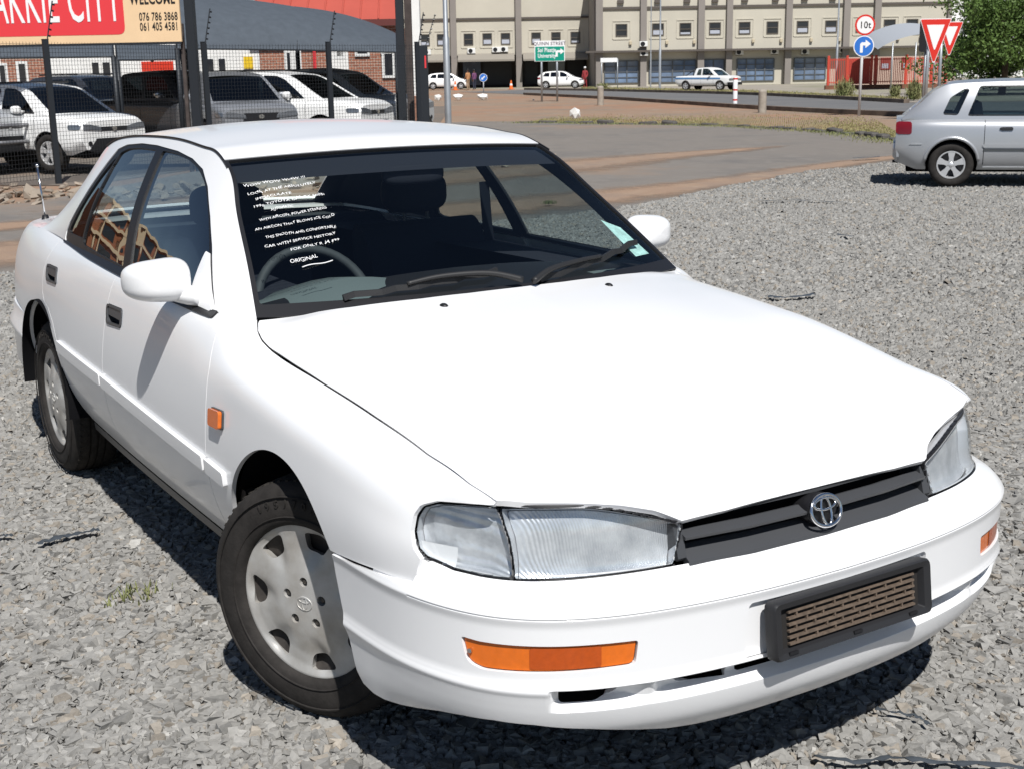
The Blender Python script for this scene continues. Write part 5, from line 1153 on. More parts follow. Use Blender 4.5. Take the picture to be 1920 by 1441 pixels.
# ================================================================ fence with posts and mesh
STEEL=P('fence_steel',(.022,.026,.032),.5,.2); WIRE=P('fence_wire',(.02,.022,.025),.55,.2); GALV=P('galvanised',(.42,.44,.46),.45,.6,noise=.15,nscale=3)
fp=[gp(110,340),gp(381,80,2.15),gp(615,80,2.15)]; fp=[np.array([p[0],p[1],0.]) for p in fp]
dv=fp[2]-fp[1]; fp.append(fp[2]+dv*.80); 
d0=fp[0]-fp[1]; fp=[fp[0]+d0,*fp]
H_=2.15
GP='posts of the mesh fence'
plab=['dark steel fence post just outside the left edge','dark steel fence post in front of the white crossover','dark steel fence post beside the sign board pole','dark steel fence post in front of the white estate','dark steel fence post at the corner by the gate']
for i,p in enumerate(fp):
    po=empty('fence_post',p,math.atan2(dv[1],dv[0]),plab[i],'fence post',GP)
    mesh('post',*box(-.045,.045,-.035,.035,-.3,H_,.006),STEEL,po); mesh('post_cap',*box(-.048,.048,-.038,.038,H_,H_+.015,.004),STEEL,po)
    # electric fence bracket with insulators
    a=np.array([.02,-.03,H_-.02]); b=np.array([.16,-.03,H_+.58]); br=mesh('bracket',*rod(a,b,.010,6),STEEL,po)
    for k in range(6):
        q=a+(b-a)*(.14+k*.155); mesh('insulator',*rod(q+np.array([.005,-.0,0]),q+np.array([.04,-.0,-.008]),.016,6),BLK,br)
for i in range(len(fp)-1):
    a,b=fp[i],fp[i+1]; e=(b-a); Ln=np.linalg.norm(e); e/=Ln; parts=[]
    nvert=int(Ln/.062); 
    for k in range(1,nvert):
        q=a+e*(Ln*k/nvert); parts.append(box(-.0022,.0022,-.0022,.0022,.05,H_-.03)); parts[-1]=(parts[-1][0]+np.array([q[0],q[1],0]),parts[-1][1])
    ang=math.atan2(e[1],e[0])
    for k in range(33):
        z=.06+k*(H_-.12)/32; v,f=box(0,Ln,-.0024,.0024,z-.0024,z+.0024); parts.append(xf((v,f),rz=ang,loc=(a[0],a[1],0)))
    for z in(.35,.95,1.75):            # stiffening folds
        v,f=sweep([(0,0,z),(Ln,0,z)],[(-.03,-.012),(0,.012),(.03,-.012),(0,.004)]); 
    o=mesh('fence_mesh',*cat(parts),WIRE); tag(o,['fine wire mesh panel below the left end of the sign board','fine wire mesh panel over the white crossover and charcoal pickup','fine wire mesh panel over the silver saloon and white estate','fine wire mesh panel over the silver pickup bonnet'][i],'fence mesh','wire mesh panels of the fence'); 
# ================================================================ sign board over the fence
bD=21.9; bo,brz=frame_at(345,bD); sb=empty('sign_board',bo,brz-.10,'red and cream dealer sign board reading AKKIE CITY above the fence','sign')
zb0=lz(345,79,bD); CREAM=P('sign_cream',(.78,.56,.34),.5,noise=.05,nscale=2); SRED=P('sign_red',(.72,.05,.06),.4); SWH=P('sign_white',(.82,.82,.82),.5); SBK=P('sign_black',(.015,.015,.015),.5)
mesh('board',*box(-6.2,0,0,.05,zb0,zb0+1.25,.005),CREAM,sb)
mesh('board_frame',*cat([box(-6.2,.0,-.012,-.002,zb0-.035,zb0+.0),box(-6.2,0,.052,.10,zb0+.02,zb0+.10)]),STEEL,sb)
rx=lx(238,345,bD); rzv=lz(238,65,bD); pr=round_poly([(-6.0,rzv),(rx,rzv),(rx,zb0+1.12),(-6.0,zb0+1.12)],[.05,.12,.12,.05]).tolist()
mesh('red_panel',*prism(pr,-.004,.001,'xz'),SRED,sb)
zt=lz(100,42,bD)
text_mesh('lettering','BAKKIE CITY',1.02,SWH,sb,(lx(234,345,bD),-.008,zt-.0),(math.pi/2,0,0),'RIGHT',.004,.405,0,.003)
text_mesh('lettering','WELCOME',.235,SBK,sb,(lx(338,345,bD),-.004,lz(331,8,bD)),(math.pi/2,0,0),'RIGHT',.006,.66,0,.002)
text_mesh('phone_number','076 786 3868',.185,SBK,sb,(lx(341,345,bD),-.004,lz(337,38.5,bD)),(math.pi/2,0,0),'RIGHT',.002,.61,0,.002)
text_mesh('phone_number','061 405 4581',.185,SBK,sb,(lx(341,345,bD),-.004,lz(337,57,bD)),(math.pi/2,0,0),'RIGHT',.002,.61,0,.002)
mesh('sign_pole',*box(lx(338,345,bD),lx(345,345,bD),.10,.17,-.3,zb0+.3,.01),P('rusty_pole',(.07,.055,.05),.7,noise=.4,nscale=5),sb)
mesh('sign_pole',*box(lx(349,345,bD),lx(366,345,bD),.12,.27,-.3,zb0+2.,.01),STEEL,sb); mesh('sign_pole',*box(-5.6,-5.5,.10,.2,-.3,zb0+.3,.01),STEEL,sb)
# ================================================================ shade sails
NET=P('shade_net',(.078,.092,.110),.75,spec=.2,noise=.12,nscale=6,bump=.05,bscale=300)
def sail(name,label,corners,peak,sag,drop=.85,group='grey shade net sails over the parked vehicles',poles=()):
    """four corners (3D), barrel vault rising to peak across, edges pulled in"""
    c=[np.asarray(p,float) for p in corners]; n=22; V=[];F=[]
    for i in range(n):
        for j in range(n):
            u,v=i/(n-1),j/(n-1); p=c[0]*(1-u)*(1-v)+c[1]*u*(1-v)+c[2]*u*v+c[3]*(1-u)*v
            z=peak*(1-(2*u-1)**2)**.8*(1-drop*abs(v-.08)**2.2)-sag*(1-(2*v-1)**2)*(1-(2*u-1)**2)*.5
            cen=(c[0]+c[1]+c[2]+c[3])/4; pull=.10*(4*v*(1-v))*(abs(2*u-1)**6); p=p+(cen-p)*pull; p=p+np.array([0,0,z]); V.append(p)
    F=[(i*n+j,i*n+j+1,(i+1)*n+j+1,(i+1)*n+j) for i in range(n-1) for j in range(n-1)]
    base=(c[0]+c[1]+c[2]+c[3])/4; o=empty(name,(base[0],base[1],0),0,label,'shade sail',group); V=np.array(V)-np.array([base[0],base[1],0])
    mesh('net',V,F,NET,o,True); A=V.reshape(n,n,3)
    for e in(A[0],A[-1],A[:,0],A[:,-1]): mesh('edge_cable',*tube(e-np.array([0,0,.012]),.018,6),STEEL,o,True)
    for k in(0,n//2,n-1): mesh('hoop',*tube(A[:,k]-np.array([0,0,.045]),.026,6),STEEL,o,True)
    for a,b in(((0,0),(-1,0)),((0,-1),(-1,-1))): mesh('tie_beam',*rod(A[a[0],a[1]]-np.array([0,0,.05]),A[b[0],b[1]]-np.array([0,0,.05]),.03,6),STEEL,o)
    for ij in((0,0),(-1,0),(0,-1),(-1,-1)):
        q=A[ij[0],ij[1]]; mesh('pole',*rod((q[0],q[1],-.2),(q[0],q[1],q[2]),.05,10),STEEL,o,True)
    return o
def c3(px,D,z): p=gD(px,D); return (p[0],p[1],z)
sail('shade_sail','large grey shade sail right of the sign board',[c3(335,26.2,2.12),c3(350,32.5,2.5),c3(745,34.5,2.35),c3(745,29.0,2.02)],1.05,.1)
sail('shade_sail','second grey shade sail behind the large one, by the gate',[c3(560,31.0,2.3),c3(560,38,2.5),c3(760,38,2.4),c3(752,31.,2.05)],.9,.1)
sail('shade_sail','grey shade sail under the sign board',[c3(-330,25.6,2.0),c3(-270,32,2.1),c3(215,32,2.1),c3(215,25.8,1.98)],.5,.1,.2)
sail('shade_sail','low grey shade sail seen through the fence left of the sign pole',[c3(222,26.2,1.92),c3(222,33,2.0),c3(350,33,2.0),c3(345,26.5,1.92)],.4,.1,.3)
# ================================================================ gate end: posts, white pillar, wire gate
gd=27.0; po,grz=frame_at(770,gd); gt=empty('gate',po,grz,'black steel gate end with spikes and red label beside the white pillar','gate')
def lb(px0,px1,py0,py1,D,px_ref,y0,y1): return box(lx(px0,px_ref,D),lx(px1,px_ref,D),y0,y1,lz(px0,py1,D),lz(px0,py0,D))
mesh('gate_post',*box(lx(745,770,gd),lx(760,770,gd),0,.16,-.1,lz(750,0,gd)+.8,.01),STEEL,gt)
mesh('gate_post',*box(lx(762,770,gd),lx(775,770,gd),-.05,.10,-.1,lz(750,0,gd)+.8,.01),P('rust_post',(.06,.045,.04),.7,noise=.5,nscale=4),gt)
mesh('gate_leaf_frame',*box(lx(787,770,gd),lx(803,770,gd),-.06,.02,-.1,lz(790,86,gd),.01),STEEL,gt)
for k in range(16):
    z=.1+k*.125; mesh('gate_spike',*rod((lx(787,770,gd)-.005,-.02,z),(lx(787,770,gd)-.05,-.02,z+.012),.012,6,.003),STEEL,gt)
mesh('gate_label',*box(lx(797,770,gd),lx(800,770,gd),-.066,-.061,lz(797,128,gd),lz(797,105,gd)),SRED,gt)
for k in range(7):
    p=np.array([lx(800,770,gd)+.02+k*.028,-.02,lz(790,82,gd)+.02+k*.09]); mesh('electric_insulator',*rod(p,p+np.array([.04,0,-.012]),.016,6),BLK,gt)
mesh('electric_bracket',*rod((lx(800,770,gd),-.02,lz(790,86,gd)),(lx(808,770,gd)+.12,-.02,lz(790,30,gd)),.009,6),STEEL,gt)
WHT_=P('white_render',(.78,.77,.74),.8,noise=.08,nscale=2); pD=29.; po,prz=frame_at(785,pD); pil=empty('wall_pillar',po,prz,'white rendered pillar beside the black gate posts','pillar')
mesh('shaft',*box(lx(774,785,pD),lx(790,785,pD),0,.35,-.1,lz(785,-25,pD),.01),WHT_,pil); mesh('plinth',*box(lx(772,785,pD),lx(792,785,pD),-.03,.38,-.1,lz(785,180,pD),.01),P('brick_plinth',(.30,.15,.10),.9,noise=.4,nscale=8),pil)
# street light pole, galvanised
def lamp_pole(px,py,label,h,r0,r1,D=None,grp='tall grey street light poles',arm=True):
    b=gp(px,py) if D is None else gD(px,D); o=empty('street_light',b,math.atan2(RH[1],RH[0]),label,'street light',grp)
    mesh('pole',*tube([(0,0,-.1),(0,0,h*.30),(0,0,h*.305),(0,0,h)],r0,12,(1,0,0),scale=[1,1,.72,r1/r0]),GALV,o,True,sharp=40)
    if arm: mesh('arm',*tube([(0,0,h-.1),(.5,0,h+.25),(1.6,0,h+.35)],r1*.8,8),GALV,o,True); mesh('lantern',*box(1.4,2.1,-.12,.12,h+.28,h+.42,.04),P('lantern_grey',(.3,.3,.3),.5),o)
    return o
lamp_pole(838,0,'tall grey street light pole right of the white pillar',8.,.085,.05,33.)
lamp_pole(1237,166,'tall grey street light pole in front of the ground floor windows',10,.10,.05,None); lamp_pole(1220,0,'thin pale pole left of the street light pole before the beige building',9,.06,.04,112.,arm=False); lamp_pole(1568,0,'tall pale street light pole beside the red palisade fence',10,.09,.05,95.)
# ================================================================ low buildings behind the vehicle lot
BRK=P('red_brick',(.33,.135,.085),.9,col2=(.24,.10,.065),nscale=9.,bump=.2,bscale=40); 
def brick_mat():
    m=P('brick_courses',(.36,.15,.10),.9); nt=m.node_tree; b=nt.nodes['Principled BSDF']; tc=nt.nodes.new('ShaderNodeTexCoord'); mp=nt.nodes.new('ShaderNodeMapping'); mp.inputs['Rotation'].default_value=(math.pi/2,0,0); br=nt.nodes.new('ShaderNodeTexBrick'); br.inputs['Scale'].default_value=1.; br.inputs['Brick Width'].default_value=.23; br.inputs['Row Height'].default_value=.08; br.inputs['Mortar Size'].default_value=.008
    br.inputs['Color1'].default_value=(.38,.155,.095,1); br.inputs['Color2'].default_value=(.28,.11,.07,1); br.inputs['Mortar'].default_value=(.42,.36,.30,1); nt.links.new(tc.outputs['Object'],mp.inputs[0]); nt.links.new(mp.outputs[0],br.inputs['Vector']); nt.links.new(br.outputs[0],b.inputs['Base Color']); return m
BRK=brick_mat(); RROOF=P('red_roof_sheet',(.42,.085,.06),.45,noise=.1,nscale=.7); WIN=P('dark_window',(.02,.022,.028),.12,coat=.6); WFR=P('white_frame',(.72,.72,.70),.6)
hD=40.; po,hrz=frame_at(520,hD); hs=empty('workshop_building',po,hrz,'low workshop with brick and white walls under a red sheet roof','building')
X=lambda px:lx(px,520,hD); Zt=lambda py:lz(520,py,hD)
ze=Zt(46)
mesh('white_wall',*box(X(-420),X(488),0,6,-.1,ze-.35),WHT_,hs); mesh('brick_wall',*box(X(489),X(748),.0,6,-.1,ze-.1),BRK,hs)
mesh('brick_wall',*box(X(5),X(92),-.03,.0,-.1,Zt(82)),BRK,hs); mesh('white_pier',*box(X(622),X(655),-.05,-.002,-.1,Zt(50)),WHT_,hs)
v=np.array([(X(478),-.5,ze-.02),(X(752),-.5,ze-.02),(X(752),-.5,ze+.06),(X(478),-.5,ze+.06),(X(478),4.,ze+2.6),(X(735),4.,ze+2.6),(X(478),4.,ze+2.5),(X(735),4.,ze+2.5)])
mesh('roof',v,[(0,1,2,3),(3,2,5,4),(1,7,5,2),(0,3,4,6),(0,6,7,1)],RROOF,hs)
for k in range(9):
    f=k/8.; xa=X(480)+(X(750)-X(480))*f; xb=X(480)+(X(734)-X(480))*f; mesh('roof_rib',*rod((xa,-.5,ze+.07),(xb,3.99,ze+2.61),.03,6),RROOF,hs)
mesh('fascia',*box(X(478),X(752),-.53,-.505,ze-.12,ze+.07),P('fascia_dark',(.12,.03,.025),.6),hs)
for (a,b,c,d) in((540,546,100,136),(556,562,100,136),(634,645,96,108),(672,690,98,104),(720,735,70,100),(722,737,105,145),(2,12,115,150),(38,50,112,150)):
    w=mesh('window',*box(X(a),X(b),-.05,-.02,Zt(d),Zt(c)),WIN,hs); mesh('window_frame',*cat([box(X(a)-.08,X(a),-.06,-.01,Zt(d)-.08,Zt(c)+.08),box(X(b),X(b)+.08,-.06,-.01,Zt(d)-.08,Zt(c)+.08),box(X(a),X(b),-.06,-.01,Zt(c),Zt(c)+.08),box(X(a),X(b),-.06,-.01,Zt(d)-.08,Zt(d))]),WFR,w)
for (a,b,c,d) in((390,402,109,133),(412,424,109,133),(175,187,112,140),(195,208,112,140)): mesh('window',*box(X(a),X(b),-.05,-.02,Zt(d),Zt(c)),WIN,hs)
dr=mesh('door',*box(X(268),X(327),-.08,-.02,-.05,Zt(112)),P('red_door',(.62,.045,.02),.5),hs)
for k in range(9): mesh('door_rib',*box(X(270+k*6.4),X(270+k*6.4)+.05,-.105,-.081,0,Zt(113)),MC['red_door'],dr)
mesh('yellow_sign',*box(X(459),X(476),-.07,-.02,Zt(128),Zt(106)),P('yellow_sign',(.75,.50,.02),.5),hs); mesh('drain_pipe',*rod((X(592),-.10,0),(X(592),-.10,ze),.05,8),SRED,hs)
wb=empty('white_hall',gD(430,52),hrz,'plain white hall above the shade sails left of the red roof','building'); mesh('wall',*box(-9,lx(474,430,52),0,10,-.1,lz(430,-40,52)),WHT_,wb); mesh('parapet',*box(-9.05,lx(474,430,52)+.05,-.06,-.002,lz(430,-40,52)-.2,lz(430,-40,52)),WFR,wb)
# ================================================================ beige office block across the street
BEI=P('beige_render',(.52,.485,.405),.85,noise=.08,nscale=.25,bump=.05); TAU=P('taupe_render',(.25,.225,.205),.85,noise=.1,nscale=.4); GLB=P('shop_glass',(.16,.22,.32),.08,coat=.6,noise=.4,nscale=.8); ACW=P('ac_white',(.72,.72,.70),.5); LEDG=P('ledge_dark',(.10,.085,.075),.8); SHUT=P('blind_pale',(.42,.44,.50),.6)
rD=118.; po,brz2=frame_at(1118,rD); rb_=empty('office_building',po,brz2,'beige office block with taupe pilasters and blue glazed ground floor across the street','building')
X=lambda px:lx(px,1118,rD); Z=lambda px,py:lz(px,py,rD)
ztop=Z(1400,-60); zled=Z(1400,92.5); zled2=Z(1400,13)
mesh('wall',*box(X(1118),X(1778),0,14,zled,ztop),BEI,rb_); mesh('ground_wall',*box(X(1118),X(1778),.35,14,-.1,zled),BEI,rb_)
mesh('canopy_ledge',*box(X(1098),X(1780),-.9,.3,zled-.12,zled+.05),LEDG,rb_)
for a,b in((1130,1200),(1212,1307),(1319,1360),(1371,1470),(1482,1577),(1589,1634),(1646,1770)): mesh('string_course',*box(X(a),X(b),-.14,-.004,zled2-.10,zled2+.10),LEDG,rb_)
for a,b in((1117,1130),(1200,1211.5),(1307,1319),(1360,1371),(1470,1481.5),(1577,1589),(1634,1646),(1770,1777)):
    mesh('pilaster',*box(X(a),X(b),-.35,.0,zled+.06,ztop),TAU,rb_); mesh('pilaster',*box(X(a),X(b),-.35,.34,-.1,zled-.13),TAU,rb_)
def office_window(par,x0,x1,z0,z1,y=-.0,blind=0.,x=None):
    w=mesh('window',*box(x0,x1,y-.01,y+.002,z0,z1),WIN,par); t=.07
    mesh('frame',*cat([box(x0,x1,y-.05,y-.011,(z0+z1)/2-.03,(z0+z1)/2+.03),box(x0-t,x0,y-.06,y+.0,z0-t,z1+t),box(x1,x1+t,y-.06,y+.0,z0-t,z1+t),box(x0,x1,y-.06,y,z1,z1+t),box(x0,x1,y-.06,y,z0-t,z0)]),P('frame_brown',(.10,.085,.07),.6),w)
    if blind>0: mesh('blind',*box(x0+.03,x1-.03,y-.018,y-.012,z0+.03,z0+(z1-z0)*blind),SHUT,w)
    mesh('surround',*cat([box(x0-.35,x1+.35,y-.05,y-.003,z1+.28,z1+.36),box(x0-.30,x1+.30,y-.05,y-.003,z0-.36,z0-.30),box(x0-.36,x0-.30,y-.05,y-.003,z0-.3,z1+.28),box(x1+.30,x1+.36,y-.05,y-.003,z0-.3,z1+.28)]),BEI,w)
for i,(px,py) in enumerate(((1165,58),(1233,57),(1284,56),(1339,55),(1394,54),(1446,53),(1502,52),(1555,51.5),(1612,50.5),(1664,50),(1706,49))):
    office_window(rb_,X(px-9.5),X(px+9.5),Z(1400,63.5),Z(1400,43.5),0,[0,.45,.2,.35,.3,0,.4,.45,0,.5,.5][i])
    if i!=3: mesh('wall_lamp',*box(X(px+14),X(px+19),-.22,-.004,Z(1400,81),Z(1400,74),.03),P('lamp_beige',(.50,.43,.31),.7),rb_)
for px in(1163,1232,1286,1338,1393,1450,1504,1556): mesh('wall_box',*box(X(px-6),X(px+6),-.20,-.004,Z(1400,5),Z(1400,-2),.02),LEDG,rb_)
def ac(par,px,py,Xf,Zf,y):
    x0,x1,z0,z1=Xf(px-7.5),Xf(px+7.5),Zf(px,py+5),Zf(px,py-5); o=mesh('air_conditioner',*box(x0,x1,y-.38,y-.02,z0,z1,.03),ACW,par); c=((x0+x1)/2-.08,y-.385,(z0+z1)/2)
    v,f=lathe([(.0,0),(.15,0),(.2,-.012),(.21,.0)],18); mesh('fan_guard',np.stack([v[:,0],v[:,2],v[:,1]],-1)+np.array(c),f,BLK,o,True); mesh('bracket',*box(x0+.1,x1-.1,y-.3,y,z0-.06,z0-.002),LEDG,o)
for px,py in((1205,80),(1206,97.),(1386,98),(1452,97.5),(1509,99),(1580,98),(1640,98)): ac(rb_,px,py,X,lambda a,b:Z(1400,b),-.36 if px in(1205,1206) else .33)
for a,b,n,bars in((1134,1197,3,4),(1218,1305,4,4),(1319,1358,2,2),(1383,1452,4,4),(1490,1549,3,4),(1595,1632,2,3)):
    z0,z1=Z(1400,152),Z(1400,111); w=mesh('shop_window',*box(X(a),X(b),.30,.345,z0,z1),GLB,rb_)
    for k in range(n+1): xx=X(a)+(X(b)-X(a))*k/n; mesh('mullion',*box(xx-.05,xx+.05,.22,.298,z0,z1),P('mullion_grey',(.10,.11,.12),.5),w)
    for k in range(bars+1): zz=z0+(z1-z0)*k/bars; mesh('transom',*box(X(a),X(b),.235,.295,zz-.035,zz+.035),MC['mullion_grey'],w)
# left wing of the block, set back, with sloping canopies over a dark arcade
lD=127.; po,_=frame_at(960,lD); lb_=empty('office_building',po,brz2,'beige office wing with sloping canopies and a dark arcade behind the green sign','building')
X2=lambda px:lx(px,960,lD); Z2=lambda px,py:lz(px,py,lD); zc=Z2(950,103); zt2=Z2(950,-60)
mesh('wall',*box(X2(560),X2(1104),0,12,zc,zt2),BEI,lb_); mesh('arcade_back',*box(X2(560),X2(1112),4.,12,-.1,zc),P('arcade_shade',(.045,.04,.04),.8,noise=.5,nscale=.4),lb_); mesh('end_wall',*box(X2(1104),X2(1121),-8.5,12,-.1,zt2),TAU,lb_)  # arcade back wall coloured dark for the shade under the canopies
for a,b in((700,711),(847,858),(968,979)): mesh('pilaster',*box(X2(a),X2(b),-.45,.0,zc-.25,zt2),TAU,lb_); mesh('arcade_column',*box(X2(a),X2(b),-.45,.9,-.1,zc-.26),TAU,lb_)
for a,b in((711,847),(858,968),(979,1104)):
    mesh('string_course',*box(X2(a),X2(b),-.16,-.004,Z2(950,37.5),Z2(950,34)),LEDG,lb_)
    mesh('canopy',*prism([(-.005,zc+.15),(-1.9,zc-.45),(-1.9,zc-.62),(-.005,zc-.05)],X2(a+2),X2(b-3),'yz'),P('canopy_grey',(.26,.235,.20),.8),lb_)
for i,(px,py) in enumerate(((799,78),(830,76),(880,75),(915,73.5),(949,72.5),(1006,70.5),(1043,69.5),(1079,68))): office_window(lb_,X2(px-7.5),X2(px+7.5),Z2(950,83),Z2(950,64),0,[.3,.5,0,.5,.45,.5,0,.2][i])
for px,py in((885,95),(931,93.5),(946,93),(802,96)): ac(lb_,px,py,X2,lambda a,b:Z2(950,b),0)
# arcade contents: shop fronts in the shade
for a,b in((790,840),(866,900),(905,960),(985,1010),(1030,1062),(1068,1100)): mesh('shop_front',*box(X2(a),X2(b),3.9,3.98,.2,2.9),GLB if a in(866,1030) else P('shop_dark',(.03,.03,.035),.4),lb_)
# ================================================================ red palisade fence, awning, kiosk
PRED=P('palisade_red',(.50,.06,.035),.55); kD=88.; po,_=frame_at(1560,kD); pf=empty('palisade_fence',po,brz2,'red steel palisade fence on a brown plinth right of the office block','fence')
X3=lambda px:lx(px,1560,kD); Z3=lambda py:lz(1620,py,kD)
mesh('plinth',*box(X3(1548),X3(1775),-.1,.25,-.1,Z3(159.5)),P('plinth_brown',(.20,.085,.05),.9,noise=.3,nscale=2),pf)
for px in(1551,1586,1632,1640,1697,1745,1772): mesh('post',*box(X3(px),X3(px)+.16,.0,.14,Z3(160),Z3(104),.01),PRED,pf)
mesh('rail',*cat([box(X3(1551),X3(1772),.05,.09,Z3(112)-.03,Z3(112)+.03),box(X3(1551),X3(1772),.05,.09,Z3(154)-.03,Z3(154)+.03)]),PRED,pf)
for k in range(64):
    px=1553+k*3.4; o=mesh('pale',*box(X3(px),X3(px)+(.045),.02,.048,Z3(158),Z3(109)),PRED,pf) if k==0 else None
    if k==0: pale=o
    else: o=pale.copy(); lnk(o,pf); o.location=(X3(px)-X3(1553),0,0)
gate_=mesh('gate_leaf',*box(X3(1588),X3(1631),.03,.06,Z3(158),Z3(110)),P('gate_red',(.36,.04,.03),.6),pf)
ks=empty('kiosk',gD(1690,93),brz2,'pale wall with red shuttered windows behind the palisade fence','building'); kx=lambda px:lx(px,1690,93.); kz=lambda py:lz(1690,py,93.)
mesh('wall',*box(kx(1585),kx(1790),0,3,-.1,kz(106)),P('pink_render',(.50,.37,.30),.85),ks)
for a,b in((1650,1668),(1690,1708),(1728,1760)): w=mesh('shutter',*box(kx(a),kx(b),-.05,-.002,kz(130),kz(108)),P('shutter_red',(.30,.05,.04),.6),ks); mesh('pane',*box(kx(a)+.1,kx(b)-.15,-.06,-.051,kz(128),kz(119)),SHUT,w)
aD=84.; po,_=frame_at(1680,aD); aw=empty('carport',po,brz2,'curved grey shade awning on thin posts behind the blue arrow sign','shade sail'); ax_=lambda px:lx(px,1680,aD); az=lambda py:lz(1680,py,aD)
n=14; V=[];th=np.linspace(0,1,n)
for u in th:
    for v in(0,.5,1.): V.append((ax_(1636)+(ax_(1745)-ax_(1636))*u,-1.+4*v,az(93)+(az(66)-az(93))*math.sin(u*math.pi*.62)**.8+ .8*v))
mesh('cover',V,[(i*3+k,i*3+k+1,(i+1)*3+k+1,(i+1)*3+k) for i in range(n-1) for k in range(2)],P('awning_grey',(.33,.35,.38),.7),aw,True)
for px in(1664,1707,1742): mesh('post',*rod((ax_(px),-.9,-.1),(ax_(px),-.9,az(90)+.3),.05,8),GALV,aw,True)
# pale flats behind the tree
fl=empty('apartment_building',gD(1880,150),brz2,'white flats glimpsed behind the tree at the top right','building'); fx=lambda px:lx(px,1880,150.); fz=lambda py:lz(1880,py,150.)
mesh('wall',*box(fx(1778),fx(2100),0,10,-.1,fz(-60)),WHT_,fl)
for k in range(4):
    for j in range(5): mesh('window',*box(fx(1800+j*34),fx(1818+j*34),-.06,-.004,fz(30+k*34),fz(10+k*34)),WIN,fl)
    mesh('balcony_band',*box(fx(1778),fx(2100),-.8,-.07,fz(42+k*34),fz(34+k*34)),WFR,fl)
# ================================================================ road signs
def post_sign(name,label,base,rz=None,cat_='sign',grp=None): return empty(name,base,brz2 if rz is None else rz,label,cat_,grp)
sD=float((gp(1611,215)-CAM)@CF); s10=post_sign('road_sign','white weight limit disc reading 10t above a blue right turn disc',gp(1611,215)); sx_=lambda px:lx(px,1611,sD); sz_=lambda py:lz(1614,py,sD)
WPOLE=P('white_pole',(.62,.62,.62),.5)
mesh('pole',*tube([(0,.04,-.1),(.02,.04,sz_(38))],.045,10,(1,0,0)),WPOLE,s10,True)
def disc(nm,cx,cz,r,y0,y1,mat,par,n=36): return mesh(nm,*prism([(cx+r*math.cos(a),cz+r*math.sin(a)) for a in np.linspace(0,2*np.pi,n,endpoint=False)],y0,y1,'xz'),mat,par)
RIM=P('sign_rim_red',(.62,.03,.02),.4); BLS=P('sign_blue',(.03,.16,.55),.4); SGW=P('sign_face_white',(.80,.80,.80),.45)
d1=disc('weight_disc',.06,sz_(48.5),.325,-.01,.0,RIM,s10); disc('disc_face',.06,sz_(48.5),.265,-.016,-.0105,SGW,d1); text_mesh('lettering','10t',.30,SBK,d1,(.06,-.018,sz_(48.5)-.10),(math.pi/2,0,0),'CENTER',.004,.9,0,.001)
d2=disc('arrow_disc',.045,sz_(87.5),.33,-.01,.0,SGW,s10); disc('disc_face',.045,sz_(87.5),.30,-.016,-.0105,BLS,d2)
ar=[(-.12,-.20),(-.03,-.20),(-.03,.02),(.05,.02),(.05,-.06),(.22,.07),(.05,.20),(.05,.12),(-.07,.12),(-.12,.07)]
mesh('arrow',*prism([(.045+a,sz_(87.5)+b) for a,b in ar],-.021,-.0165,'xz'),SGW,d2)
# yield signs
for px,D,pyt,pyb,hw_,lab in((1749,38.,36,118,29.5,'front red and white give way triangle above the silver hatchback'),(1777,43.,42,104,23.5,'rear red and white give way triangle half hidden by the front one')):
    b=gD(px-10 if D==38. else px-14,D); o=post_sign('give_way_sign',lab,b,None,'sign','give way signs beside the tree'); w=hw_*D/FPX; zt_,zb_=lz(px,pyt,D),lz(px,pyb,D); cx=10*D/FPX if D==38. else 14*D/FPX; cz=zt_-(zt_-zb_)*.36
    T3=[(-w,zt_),(w,zt_),(.03,zb_),(-.03,zb_)]
    sc=lambda k:[(cx+a*k,cz+(z-cz)*k) for a,z in T3]
    t=mesh('triangle',*prism(round_poly(sc(1.),.03).tolist(),-.012,0,'xz'),SGW,o); mesh('red_border',*prism(round_poly(sc(.95),.03).tolist(),-.018,-.0125,'xz'),RIM,t); mesh('white_field',*prism([(cx+a*.56,cz+.02+(z-cz)*.56) for a,z in T3],-.024,-.0185,'xz'),SGW,t)
    mesh('pole',*tube([(0,.06,-.1),(0,.06,zt_)],.05,10,(1,0,0)),GALV,o,True)
tl=post_sign('traffic_light','black traffic light back board behind the give way signs',gD(1734,39.5),None,'traffic light'); zz=lambda py:lz(1734,py,39.5)
mesh('back_board',*prism(round_poly([(-.20,zz(98)),(.20,zz(98)),(.20,zz(38)),(-.20,zz(38))],.10).tolist(),.05,.09,'xz'),BLK,tl); mesh('signal_box',*box(-.13,.13,.09,.25,zz(92),zz(45),.02),BLK,tl); mesh('pole',*tube([(.05,.16,-.1),(.05,.16,zz(98)+.3)],.05,10,(1,0,0)),GALV,tl,True)
# green direction sign
gD_=68.; po,_=frame_at(1030,gD_); gs=post_sign('direction_sign','green direction sign with white street name strip on two posts',po); xx=lambda px:lx(px,1030,gD_); zg=lambda py:lz(1030,py,gD_); GRN=P('sign_green',(.0,.27,.19),.4)
mesh('board',*box(xx(1002.5),xx(1059.5),-.03,.0,zg(115.5),zg(77),.006),SGW,gs); mesh('green_panel',*box(xx(1004),xx(1058),-.036,-.031,zg(114.5),zg(88)),GRN,gs)
text_mesh('lettering','QUINN STREET',.235,P('letter_dark',(.10,.08,.12),.5),gs,(xx(1031),-.034,zg(85.2)),(math.pi/2,0,0),'CENTER',.003,1.0,0,.001)
text_mesh('lettering','Sol Plaatje',.30,SGW,gs,(xx(1008.5),-.039,zg(98)),(math.pi/2,0,0),'LEFT',.006,.72,0,.001); text_mesh('lettering','University',.30,SGW,gs,(xx(1008.5),-.039,zg(108.5)),(math.pi/2,0,0),'LEFT',.006,.72,0,.001)
